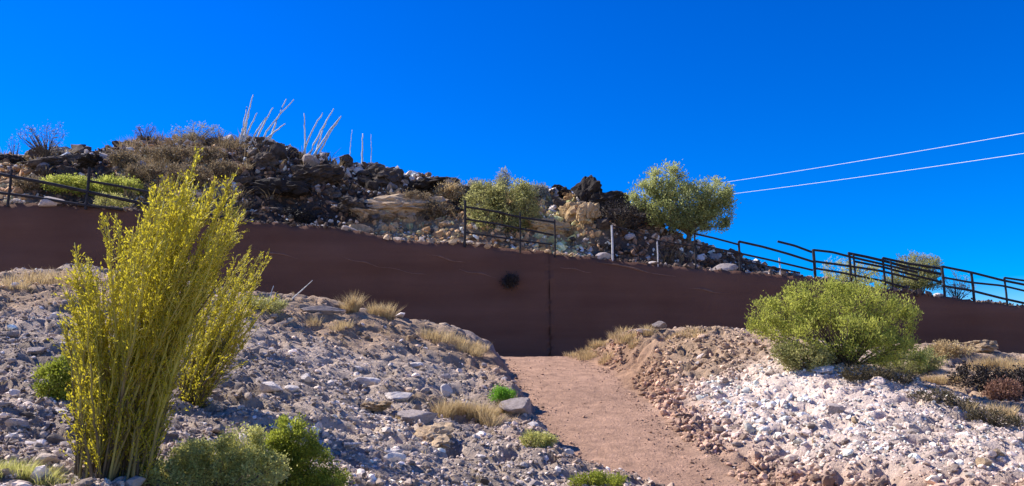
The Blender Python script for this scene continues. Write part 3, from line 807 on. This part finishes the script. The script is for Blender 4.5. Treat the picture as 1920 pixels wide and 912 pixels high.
def bush(name, label, cat, base, lobes, mat, n_br=30, n_tw=260, lpt=30, leaf=.05, ratio=.45, tw=.45, seed=1, bark='bark', br=.02, up=.4, parts=('stems', 'foliage'), trunk=None, group=None, sides=4, ext=None):
    """lobes in offsets from the base; stems run to the lobes and twigs carry leaves"""
    r = np.random.default_rng(seed); base = np.asarray(base, float)
    root = empty(name, base); tag(root, label, cat, group)
    st = Acc(); lf = Acc()
    ends, dd = in_lobes(lobes, n_br, r, .8)
    bp = []
    fork = np.zeros(3)
    if trunk:
        fork = np.asarray(trunk[0], float)
        pts = bez(np.array([0, 0, -.15]), fork * .5 + r.normal(0, .06, 3), fork, 8)
        st.add(*tube(pts, np.linspace(trunk[1], trunk[1] * .7, 8), 8))
    for e in ends:
        s0 = fork + (r.normal(0, .04, 3) * [1, 1, 0] if not trunk else r.normal(0, .03, 3))
        if not trunk: s0[2] = -.08
        mid = s0 * .5 + e * .5 + r.normal(0, .12, 3) * np.linalg.norm(e) * .5; mid[2] += np.linalg.norm(e[:2] - s0[:2]) * .12
        pts = bez(s0, mid, e, 9); bp.append(pts)
        st.add(*tube(pts, np.linspace(br, br * .25, 9), sides))
    bp = np.array(bp)
    # twig ends fill the lobes; each starts from the nearest branch point
    te, td = in_lobes(lobes, n_tw, r, .62)
    flat = bp[:, 3:].reshape(-1, 3)
    for k in range(n_tw):
        dst = np.linalg.norm(flat - te[k], axis=1) + (flat[:, 2] > te[k][2]) * .15
        s0 = flat[np.argmin(dst)]
        L = te[k] - s0; ln = np.linalg.norm(L)
        if ln > tw: s0 = te[k] - L / ln * tw
        mid = (s0 + te[k]) / 2 + r.normal(0, .08, 3) * min(ln, tw)
        pts = bez(s0, mid, te[k], 4)
        st.add(*tube(pts, np.linspace(br * .3, br * .12, 4), 3))
        t = r.uniform(.15, 1.05, lpt)[:, None]
        C = s0 + (te[k] - s0) * t + r.normal(0, leaf * .9, (lpt, 3))
        D = td[k] * .5 + r.normal(0, .6, (lpt, 3)) + [0, 0, up]
        leaves(lf, C, D, leaf, r, ratio)
    obj(parts[0], st.mesh(parts[0], M[bark], False), root)
    if lf.n: obj(parts[1], lf.mesh(parts[1], M[mat], False), root)
    return root

def px_lobes(base, Y, spec, thick=1.0):
    """lobes given as (px, py, half width px, half height px[, dy metres])"""
    out = []
    for s in spec:
        dy = s[4] if len(s) > 4 else 0
        c = P(s[0], s[1], Y + dy) - base; k = Y / F
        out.append((c, np.array([s[2] * k, s[2] * k * thick, s[3] * k])))
    return out

# --- big yellow-green cane shrubs in the left foreground
def cane_shrub(label, base, tips, n, spread_, Y, seed, twl=.26, leaf=.022, per=55, rad=.013, fan=60, brown=()):
    r = np.random.default_rng(seed); base = np.asarray(base)
    root = empty('cane_shrub', base); tag(root, label, 'shrub')
    nb = len(brown)
    for i in range(-nb, n):
        lf = Acc(); tws = Acc()
        tp = brown[i + nb] if i < 0 else tips[i % len(tips)] if i < len(tips) else tips[r.integers(len(tips))]
        jit = 0 if i < len(tips) else 1
        if jit:
            k = r.uniform(.80, 1.0); yb = 905
            tpx = tp[0] + r.normal(0, 13); tpy = tp[1] + (1 - k) * (yb - tp[1]) + r.normal(0, 8)
        else: tpx, tpy = tp
        e = P(tpx, tpy, Y + r.normal(0, .3)) - base
        a = r.uniform(0, 6.28); rr = math.sqrt(r.uniform(0, 1)) * spread_
        s0 = np.array([rr * math.cos(a) + e[0] * .14, rr * math.sin(a), -.12])
        s0[2] = gz(base[0] + s0[0], base[1] + s0[1]) - base[2] - .08
        h = e[2] - s0[2]
        mid = s0 + (e - s0) * .5; mid[:2] -= (e - s0)[:2] * r.uniform(.12, .3); mid += r.normal(0, .03, 3) * h
        pts = bez(s0, mid, e, 14); pts[3:-1] += r.normal(0, .008, (10, 3))
        rd = rad * r.uniform(.65, 1.25)
        V, T = tube(pts, np.linspace(rd, rd * .25, 14), 5)
        stem = obj('stem', np_mesh('stem', V, T, M['bark' if i < 0 else 'green_stem'], True), root)
        # side shoots, close to the stem
        L = h
        for k in range(int(fan * L / 2)):
            t = r.uniform(.1, .98); q = t * 13; j = int(q); p0 = pts[j] + (pts[min(j + 1, 13)] - pts[j]) * (q - j)
            dirn = (pts[min(j + 1, 13)] - pts[max(j - 1, 0)]); dirn = dirn / (np.linalg.norm(dirn) + 1e-9)
            d2 = dirn + r.normal(0, .3, 3); d2 /= np.linalg.norm(d2)
            ln = twl * r.uniform(.35, 1.0) * (1.0 - .5 * t)
            p1 = p0 + d2 * ln
            tws.add(*tube([p0, (p0 + p1) / 2 + r.normal(0, .008, 3), p1], [.003, .0025, .0015], 3))
            m = int(per * ln)
            if m:
                tt = r.uniform(.05, 1.05, (m, 1))
                leaves(lf, p0 + (p1 - p0) * tt + r.normal(0, .006, (m, 3)), d2 + r.normal(0, .42, (m, 3)), leaf, r, .38)
        m = int(per * .55 * L)
        tt = r.uniform(.25, 1.0, m) * 12.99; j = tt.astype(int)
        C = pts[j] + (pts[j + 1] - pts[j]) * (tt - j)[:, None]
        leaves(lf, C, (pts[j + 1] - pts[j]) * 8 + r.normal(0, .5, (m, 3)), leaf, r, .38)
        if tws.n: tag(obj('twigs', tws.mesh('twigs', M['green_stem']), stem), kind='stuff')
        if lf.n: tag(obj('foliage', lf.mesh('foliage', M['leaf_yellow']), stem), kind='stuff')
    return root
b1 = G(205, 893)
cane_shrub('tall yellow-green cane shrub with feathery stems in the left foreground', b1,
           [(140,455),(196,408),(217,402),(240,450),(165,482),(122,535),(112,600),(282,352),(300,345),(322,332),(350,322),(372,280),(402,342),(436,330),(440,365),(446,392),(415,420),(392,380),(262,400),(180,520),(150,560),(250,470),(290,430),(330,400),(290,360),(310,345),(335,330),(360,322),(385,345),(410,350),(428,345),(438,380),(340,350),(300,380)],
           112, .20, b1[1], 77, per=85, fan=78, brown=[(352,560),(410,455),(330,610),(440,420),(300,640),(375,500),(270,560),(420,520),(345,480)])
b2 = G(338, 748)
cane_shrub('smaller yellow-green cane shrub leaning right behind the tall one', b2,
           [(468,470),(492,474),(502,492),(482,530),(460,560),(452,598),(430,430),(445,480),(425,540),(405,470),(440,620),(390,520)], 38, .10, b2[1], 78, per=70, fan=58, brown=[(470,560),(440,520),(420,600)], twl=.3, leaf=.028, rad=.015)

# --- bushes of the foreground
def gbush(label, px, py, spec, mat, thick=1.0, name='bush', cat='bush', **kw):
    b = G(px, py)
    return bush(name, label, cat, b, px_lobes(b, b[1], spec, thick), mat, **kw)
gbush('wide yellow-green creosote bush on the crest of the right mound', 1590, 688,
      [(1470, 590, 66, 42), (1530, 565, 70, 42), (1600, 575, 78, 50), (1660, 600, 62, 50), (1560, 630, 110, 42, -.3), (1640, 650, 70, 36, -.2), (1700, 665, 46, 28), (1440, 612, 40, 26), (1440, 580, 20, 20), (1500, 546, 18, 22), (1568, 535, 18, 18), (1640, 545, 20, 20), (1695, 572, 20, 26), (1418, 600, 18, 16)],
      'leaf_creosote', .8, 'creosote_bush', n_br=95, n_tw=1150, lpt=26, leaf=.05, tw=.6, seed=4, br=.014, up=.8, ratio=.35)
gbush('low dark green bush at the right foot of the creosote bush', 1690, 700, [(1690, 682, 55, 24), (1740, 676, 32, 20)], 'leaf_olive', .8, n_br=24, n_tw=240, lpt=34, leaf=.045, tw=.3, seed=5, br=.01)
gbush('small olive bush at the left foot of the creosote bush', 1515, 690, [(1510, 672, 50, 26), (1470, 660, 26, 18)], 'leaf_olive', .8, n_br=22, n_tw=190, lpt=30, leaf=.045, tw=.3, seed=6, br=.01)
gbush('grey-green soft shrub at the bottom edge right of the yellow shrub', 400, 925, [(330, 895, 100, 34), (405, 860, 70, 34), (250, 910, 50, 22), (450, 850, 50, 50), (485, 885, 60, 40), (360, 850, 40, 24)], 'leaf_sage', .8, 'shrub', 'shrub', n_br=70, n_tw=1000, lpt=34, leaf=.022, tw=.22, seed=7, br=.007)
gbush('deep green fine-leaved shrub at the bottom edge beside the grey-green one', 545, 925, [(548, 822, 40, 42), (510, 860, 50, 44), (585, 875, 40, 40), (615, 905, 44, 24), (540, 900, 60, 30)], 'leaf_green', .8, 'shrub', 'shrub', n_br=60, n_tw=750, lpt=34, leaf=.022, tw=.22, seed=8, br=.007)
gbush('dark green bush low behind the left side of the yellow shrub', 115, 745, [(100, 715, 28, 34), (130, 705, 30, 40)], 'leaf_green', .8, n_br=26, n_tw=200, lpt=34, leaf=.03, tw=.25, seed=9, br=.008)
gbush('dark green bush half hidden behind the yellow shrub', 285, 690, [(290, 668, 40, 26), (250, 655, 30, 30)], 'leaf_green', .8, n_br=26, n_tw=180, lpt=34, leaf=.036, tw=.25, seed=10, br=.008)
gbush('small bright green plant at the edge of the footpath', 942, 755, [(935, 742, 18, 12), (952, 742, 16, 10), (942, 736, 14, 10)], 'leaf_bright', .8, 'plant', 'plant', n_br=30, n_tw=120, lpt=26, leaf=.03, tw=.15, seed=11, br=.005)
gbush('small olive bush on the left bank of the footpath', 1008, 840, [(1000, 825, 24, 14), (1022, 828, 20, 12)], 'leaf_sage', .8, n_br=22, n_tw=120, lpt=26, leaf=.026, tw=.15, seed=12, br=.006)
gbush('yellow-green bush cut by the bottom edge beside the footpath', 1130, 912, [(1120, 900, 26, 14), (1150, 905, 24, 12), (1085, 905, 16, 12)], 'leaf_green', .8, n_br=22, n_tw=150, lpt=28, leaf=.024, tw=.15, seed=13, br=.006)
gbush('olive ground shrub on the left crest beside the yellow shrub', 505, 585, [(500, 573, 40, 12), (470, 570, 20, 12)], 'leaf_olive', .9, 'shrub', 'shrub', n_br=22, n_tw=150, lpt=24, leaf=.04, tw=.25, seed=14, br=.008)
gbush('tan wispy bush on top of the far right bank', 1770, 672, [(1770, 660, 30, 18), (1800, 662, 22, 14)], 'leaf_dry', .8, n_br=26, n_tw=180, lpt=26, leaf=.05, tw=.3, seed=15, br=.008)
gbush('rust brown bush in the shaded hollow at the far right', 1880, 750, [(1885, 735, 28, 24), (1860, 745, 20, 16)], 'leaf_rust', .8, n_br=26, n_tw=160, lpt=26, leaf=.045, tw=.3, seed=16, br=.008)
gbush('dark brown dead bush at the right edge below the tan bank', 1905, 735, [(1905, 715, 40, 26), (1930, 740, 40, 24)], 'leaf_dark', .8, n_br=30, n_tw=200, lpt=26, leaf=.05, tw=.3, seed=18, br=.009)  # added to darken the hollow; its shade is put into the leaves
gbush('dark shrub added to deepen the cast shadow right of the creosote bush', 1640, 712, [(1620, 702, 50, 14), (1680, 708, 40, 14)], 'leaf_painted_shade', .7, 'shrub', 'shrub', n_br=30, n_tw=190, lpt=18, leaf=.04, tw=.25, seed=19, br=.008)  # added where the creosote bush's shadow falls, to darken it
gbush('dark shrub added as bush shadow on the ridge between creosote bush and hollow', 1765, 752, [(1750, 742, 44, 10), (1800, 758, 40, 9)], 'leaf_painted_shade', .6, 'shrub', 'shrub', n_br=34, n_tw=150, lpt=12, leaf=.035, tw=.22, seed=36, br=.008)  # added dark leaves carry on the bush's shadow band
gbush('dark shrub added as bush shadow farther right along the same ridge', 1865, 790, [(1850, 778, 40, 8), (1890, 792, 36, 8)], 'leaf_painted_shade', .6, 'shrub', 'shrub', n_br=34, n_tw=130, lpt=12, leaf=.035, tw=.22, seed=37, br=.008)  # far end of the shadow band, also made of added dark leaves
gbush('dark bush standing in for the shaded gap under the rim of the far right bank', 1830, 722, [(1825, 712, 44, 28), (1870, 722, 44, 30), (1850, 745, 40, 22)], 'leaf_dark', .8, n_br=30, n_tw=200, lpt=26, leaf=.05, tw=.3, seed=17, br=.009)  # dark leaves take the place of the shade under the bank

# --- bushes and trees of the hill
def hbush(label, px, py, spec, mat, Y=None, thick=.9, name='bush', cat='bush', **kw):
    if Y is None: b = H(px, py)
    else:
        b = P(px, py, Y); b[2] = hz(b[0], Y)
    return bush(name, label, cat, b, px_lobes(b, b[1], spec, thick), mat, **kw)
hbush('round-crowned green tree on the skyline beside the power lines', 1300, 462,
      [(1250, 345, 44, 38), (1275, 385, 62, 44), (1330, 365, 46, 34), (1345, 385, 34, 32), (1205, 368, 36, 26), (1290, 415, 44, 28), (1240, 400, 34, 26), (1340, 410, 34, 24)],
      'leaf_tree', name='skyline_tree', cat='tree', n_br=60, n_tw=950, lpt=30, leaf=.095, tw=.8, seed=20, br=.035, parts=('trunk', 'crown'), trunk=((-.15, 0, .45), .11))
hbush('wide olive bush on the hill behind the middle railing', 945, 452, [(910, 385, 44, 44), (960, 380, 52, 48), (990, 400, 34, 40), (935, 420, 64, 30), (915, 358, 30, 18), (985, 360, 26, 14)],
      'leaf_olive', Y=30.2, n_br=60, n_tw=620, lpt=34, leaf=.085, tw=.7, seed=21, br=.025)
hbush('tall narrow bush rising above the wide olive bush', 945, 370, [(946, 335, 9, 22), (934, 338, 6, 16), (940, 352, 12, 12)], 'leaf_grey', n_br=14, n_tw=80, lpt=22, leaf=.08, tw=.3, seed=22, br=.02)
hbush('grey wispy bush at the left end of the olive bush', 880, 372, [(875, 355, 20, 16), (900, 350, 14, 14)], 'leaf_grey', n_br=24, n_tw=110, lpt=16, leaf=.07, tw=.5, seed=23, br=.015)
hbush('bare bluish bush on the skyline at the far left', 85, 298, [(80, 258, 44, 26), (105, 245, 22, 20), (55, 250, 22, 18), (90, 275, 30, 14)], 'leaf_grey', n_br=60, n_tw=260, lpt=3, leaf=.06, tw=.6, seed=24, br=.022)
hbush('thin twiggy bush at the left edge of the skyline', 26, 303, [(24, 268, 12, 14), (30, 282, 8, 8)], 'leaf_grey', n_br=14, n_tw=40, lpt=3, leaf=.05, tw=.4, seed=25, br=.018)
hbush('small reddish twiggy bush on the summit', 272, 266, [(262, 245, 14, 8), (282, 240, 12, 10)], 'leaf_rust', n_br=16, n_tw=50, lpt=6, leaf=.06, tw=.5, seed=26, br=.022)
hbush('pale wispy bush spread along the summit', 365, 268, [(340, 250, 22, 12), (375, 245, 26, 14), (405, 248, 14, 14)], 'leaf_grey', n_br=46, n_tw=160, lpt=8, leaf=.07, tw=.5, seed=27, br=.014)
hbush('yellow-green low bush behind the left railing, left of the post', 125, 362, [(115, 345, 32, 16), (150, 348, 26, 14)], 'leaf_creosote', n_br=26, n_tw=220, lpt=28, leaf=.08, tw=.5, seed=28, br=.015)
hbush('yellow-green low bush behind the left railing, right of the post', 220, 368, [(205, 350, 28, 20), (240, 352, 30, 16), (190, 370, 20, 14)], 'leaf_creosote', n_br=26, n_tw=240, lpt=28, leaf=.08, tw=.5, seed=29, br=.015)
hbush('pale thorny bush hanging over the wall beside the yellow shrub', 205, 392, [(200, 375, 22, 14), (225, 380, 20, 12)], 'leaf_sage', Y=27.9, n_br=22, n_tw=120, lpt=18, leaf=.06, tw=.35, seed=30, br=.012)
hbush('dark brown gnarled bush hanging below the black boulders', 1165, 425, [(1160, 398, 38, 20), (1190, 410, 28, 18)], 'leaf_dark', n_br=40, n_tw=170, lpt=10, leaf=.09, tw=.5, seed=31, br=.022)
hbush('airy yellow-green tree behind the right railing', 1712, 556, [(1705, 520, 50, 26), (1725, 500, 36, 24), (1690, 535, 50, 16), (1745, 525, 24, 20)],
      'leaf_olive', Y=30.5, name='skyline_tree', cat='tree', n_br=40, n_tw=300, lpt=26, leaf=.08, tw=.7, seed=32, br=.025, parts=('trunk', 'crown'), trunk=((0.05, 0, .25), .07))
hbush('grey tufted bush crowning the right railing tree', 1722, 552, [(1715, 487, 34, 12), (1740, 492, 20, 14)], 'leaf_grey', Y=30.9, n_br=30, n_tw=110, lpt=12, leaf=.07, tw=.5, seed=33, br=.02)
hbush('pale grey-green bush behind the railing left of the airy tree', 1590, 540, [(1570, 505, 34, 20), (1620, 512, 34, 20), (1590, 522, 50, 14)], 'leaf_sage', Y=30.2, n_br=40, n_tw=240, lpt=16, leaf=.07, tw=.6, seed=34, br=.016)
hbush('thin grey bush behind the far right railing', 1795, 566, [(1790, 530, 26, 22), (1800, 545, 30, 14)], 'leaf_grey', Y=30.4, n_br=30, n_tw=110, lpt=6, leaf=.06, tw=.5, seed=35, br=.014)
for i, (px, py, a, b_, mt, lab) in enumerate([
    (235, 300, 34, 14, 'leaf_brush', 'brown dry brush bush on the left slope below the reddish twigs'),
    (320, 290, 44, 18, 'leaf_brush', 'brown dry bush just below the summit'),
    (390, 292, 36, 16, 'leaf_brush', 'brown dry bush below the pale wispy summit bush'),
    (270, 325, 40, 16, 'leaf_brush', 'brown dry bush in the middle of the left slope'),
    (350, 325, 46, 18, 'leaf_brush', 'broad brown dry bush above the yellow shrub'),
    (420, 318, 30, 18, 'leaf_brush', 'brown dry bush beside the dark crags'),
    (240, 350, 30, 12, 'leaf_sage', 'grey-green bush low on the left slope'),
    (845, 362, 30, 18, 'leaf_dry', 'pale dry bush on the right shoulder beside the olive bush'),
    (820, 395, 34, 14, 'leaf_brush', 'brown dry bush above the wall left of the railing'),
    (780, 372, 34, 12, 'leaf_brush', 'brown dry bush above the long tan ledge'),
    (1010, 358, 20, 10, 'leaf_grey', 'grey tuft on the skyline left of the black boulder'),
    (60, 345, 34, 12, 'leaf_brush', 'brown dry bush under the left outcrop'),
    (560, 405, 34, 12, 'leaf_dark', 'dark dead bush low on the dark face')]):
    hbush(lab, px, py + b_, [(px - a * .3, py, a * .6, b_), (px + a * .4, py + 2, a * .55, b_ * .9)], mt, n_br=22, n_tw=140, lpt=20, leaf=.085, tw=.45, seed=50 + i, br=.014)

# --- tall bare canes on the skyline
def canes(label, base_px, tips, seed, rad=.046, Yo=0):
    r = np.random.default_rng(seed); b = H(*base_px)
    root = empty('ocotillo', b); tag(root, label, 'ocotillo')
    for (tx, ty, bx_, by_) in tips:
        e = P(tx, ty, b[1] + r.normal(0, .25)); s = P(bx_, by_, b[1]); s[2] = min(s[2], hz(s[0], b[1]) + .05) - .1
        e, s = e - b, s - b
        mid = (s + e) / 2 + np.array([-(e - s)[0] * .12, 0, .05]) + r.normal(0, .03, 3)
        pts = bez(s, mid, e, 12); pts[2:-1] += r.normal(0, .012, (9, 3))
        V, T = tube(pts, np.linspace(rad, rad * .45, 12), 6)
        obj('cane', np_mesh('cane', V, T, M['pale_stick'], True), root)
    return root
canes('clump of tall pale bare canes on the summit', (478, 268), [(475,178,450,262),(470,193,456,262),(482,212,458,262),(512,202,478,262),(551,187,484,265),(537,186,505,240),(535,232,492,265),(463,200,450,262),(500,220,470,262)], 91)
canes('second clump of slanting bare canes right of the summit', (578, 283), [(605,212,567,290),(626,204,578,285),(640,218,592,285),(638,220,584,288),(570,213,573,275),(612,225,590,285)], 92)
canes('single curved thin cane on the skyline', (656, 298), [(660, 244, 655, 290)], 93, .022)
canes('single thick upright cane on the skyline', (680, 302), [(680, 251, 679, 300)], 94, .045)
canes('short thin cane right of the thick upright one', (697, 306), [(696, 252, 696, 300)], 95, .022)
canes('thin white-tipped stake on the skyline behind the olive bush', (1001, 366), [(1001, 338, 1001, 362)], 96, .03)

# --- dark tuft growing on the wall
p = P(957, 530, WY); p[1] = WY + .07 * (p[2] - 2) - .02
bush('weed_tuft', 'dark ragged weed growing out of the wall face', 'weed', p, [(np.array([0, -.06, .05]), np.array([.22, .10, .18]))], 'leaf_dark', n_br=20, n_tw=90, lpt=16, leaf=.07, tw=.2, seed=40, br=.008)

# --- dry grass
def tuft(acc, base, n, h, spread_, r, lean=.35, wid=.006):
    a = r.uniform(0, 6.28, n); rr = np.sqrt(r.uniform(0, 1, n)) * spread_
    B = np.stack([np.cos(a) * rr, np.sin(a) * rr, np.zeros(n) - .02], -1) + base
    out = np.stack([np.cos(a), np.sin(a), np.zeros(n)], -1) * (rr / spread_)[:, None] + r.normal(0, .35, (n, 3)) * [1, 1, 0]
    hh = h * r.uniform(.4, 1.1, n)[:, None]
    T1 = B + out * hh * lean * .4 + [0, 0, 1] * hh * .55; T2 = B + out * hh * lean * 1.2 + [0, 0, 1] * hh
    S = np.cross(out + [[.01, .02, 0]], [0, 0, 1.0]) + r.normal(0, .5, (n, 3)); S /= np.linalg.norm(S, axis=1, keepdims=True); S *= wid
    V = np.stack([B - S, B + S, T1 + S * .8, T1 - S * .8, T2], 1).reshape(-1, 3)
    i = np.arange(n)[:, None] * 5
    acc.add(V, np.concatenate([i + [[0, 1, 2]], i + [[0, 2, 3]], i + [[3, 2, 4]]]))
def grass_thing(label, px, py, n, hpx, wpx, seed, mat='leaf_dry', clumps=6):
    r = np.random.default_rng(seed); b = G(px, py); k = b[1] / F
    acc = Acc()
    for q in range(clumps):
        ox = r.uniform(-.5, .5) * wpx * k; oy = r.uniform(-.3, .3) * wpx * k * .7
        zz = gz(b[0] + ox, b[1] + oy)
        tuft(acc, np.array([b[0] + ox, b[1] + oy, zz]), n // clumps, hpx * k * r.uniform(.7, 1.1), wpx * k * .16, r, .55, .0028 * b[1] / 10)
    o = obj('grass_tuft', acc.mesh('grass_tuft', M[mat], origin=b), None, b)
    return tag(o, label, 'grass')
grass_thing('long golden dry grass tussock below the pale slab', 875, 790, 2600, 40, 95, 1, clumps=11)
grass_thing('short golden grass right of the tussock at the path edge', 935, 778, 600, 22, 40, 2)
grass_thing('upright dry seedheads on the left crest, left of a pair', 658, 588, 500, 36, 26, 3, clumps=3)
grass_thing('upright dry seedheads on the left crest, right of a pair', 712, 592, 700, 30, 44, 4, clumps=5)
grass_thing('golden dry grass on the crest sloping to the footpath', 830, 640, 1500, 24, 120, 5, clumps=14)
grass_thing('golden dry grass nearest the top of the footpath', 885, 652, 700, 24, 60, 6, clumps=8)
grass_thing('golden dry grass on the crest left of the yellow shrub', 90, 528, 1600, 28, 140, 7, clumps=16)
grass_thing('low golden grass on the crest at the left edge', 25, 535, 600, 20, 60, 8, clumps=8)
grass_thing('yellow short grass at the left tip of the right mound', 1130, 648, 1100, 16, 100, 9, clumps=12)
grass_thing('pale short grass on the right crest left of the grey rock', 1195, 635, 600, 18, 50, 10, clumps=6)
grass_thing('golden grass on the right crest just left of the pale flat rock', 1165, 640, 900, 20, 70, 21, clumps=9)
grass_thing('straw-coloured grass low on the left tip of the right mound', 1105, 662, 900, 15, 70, 22, clumps=10)
grass_thing('straw-coloured grass on the right crest behind the grey rock', 1290, 632, 700, 14, 90, 23, clumps=10)
grass_thing('grey-green grass in the bottom left corner', 45, 900, 2200, 34, 130, 11, 'leaf_sage', 14)
grass_thing('dry grass around the dark boulder in the left mound', 770, 790, 500, 22, 60, 12, clumps=5)
grass_thing('tan grass hanging over the far right bank', 1880, 690, 1500, 28, 110, 13, clumps=14)
grass_thing('golden grass in the hollow at the far right', 1840, 770, 900, 24, 110, 14, clumps=10)
grass_thing('golden grass on the crest below the long grey slab', 620, 610, 600, 16, 80, 15, clumps=9)
grass_thing('pale dry grass at the right foot of the creosote bush', 1760, 720, 600, 22, 60, 16, clumps=6)

# ground cover of short dry stubble where the soil is tan
r = np.random.default_rng(99); acc = Acc(); m = 0
xx, yy = fg_points(9000)
tm = np.zeros(len(xx))
for (g, rx, ry) in TAN: tm = np.maximum(tm, blob(xx, yy, g, rx, ry))
cxx, dd_, _ = path_info(xx, yy)
kk = np.where(((tm > .45) & (r.uniform(0, 1, len(xx)) < .5)) | (r.uniform(0, 1, len(xx)) < .03))[0]
zz = ground_z(xx, yy)
for k in kk: tuft(acc, np.array([xx[k], yy[k], zz[k]]), 9, r.uniform(.05, .13), .04, r, .7, .0035)
tag(obj('dry_stubble', acc.mesh('dry_stubble', M['leaf_dry'])), 'short dry stubble on the tan parts of the mounds', 'grass', kind='stuff')
# brown brush cover on the hill
acc = Acc(); n = 2600
px = r.uniform(-150, 1300, n); Yc = np.interp(px, [p_[0] for p_ in CY], [p_[1] for p_ in CY]); Y = 28.8 + (Yc + .5 - 28.8) * r.uniform(0, 1, n)
ok = (((px > 195) & (px < 450)) | (r.uniform(0, 1, n) < .07)) & (fbm(px / 45, Y * 1.2, oct=3, seed=9) > -.2)
px, Y = px[ok], Y[ok]; x = (px - 960) / F * Y; z = hill_z(x, Y)
for k in range(len(x)): tuft(acc, np.array([x[k], Y[k], z[k]]), 34, r.uniform(.18, .5), .22, r, .9, .014)
tag(obj('dry_brush', acc.mesh('dry_brush', M['leaf_brush'])), 'thin brown brush covering the upper left hill slope', 'brush', kind='stuff')

# --- dead twigs on the left crest
for (pts, lab) in [([(505, 560), (507, 552), (513, 536)], 'short pale dead twig on the left crest'), ([(545, 556), (568, 543), (586, 526)], 'long slanting pale dead twig on the left crest')]:
    b = G(pts[0][0], pts[0][1] + 6); W = np.array([P(a, c_, b[1]) for a, c_ in pts]); W[0, 2] = b[2] - .02
    V, T = tube(bez(W[0], W[1], W[2], 8), np.linspace(.016, .006, 8), 5)
    tag(obj('dead_twig', np_mesh('dead_twig', V - b, T, M['pale_stick'], True), None, b), lab, 'twig')
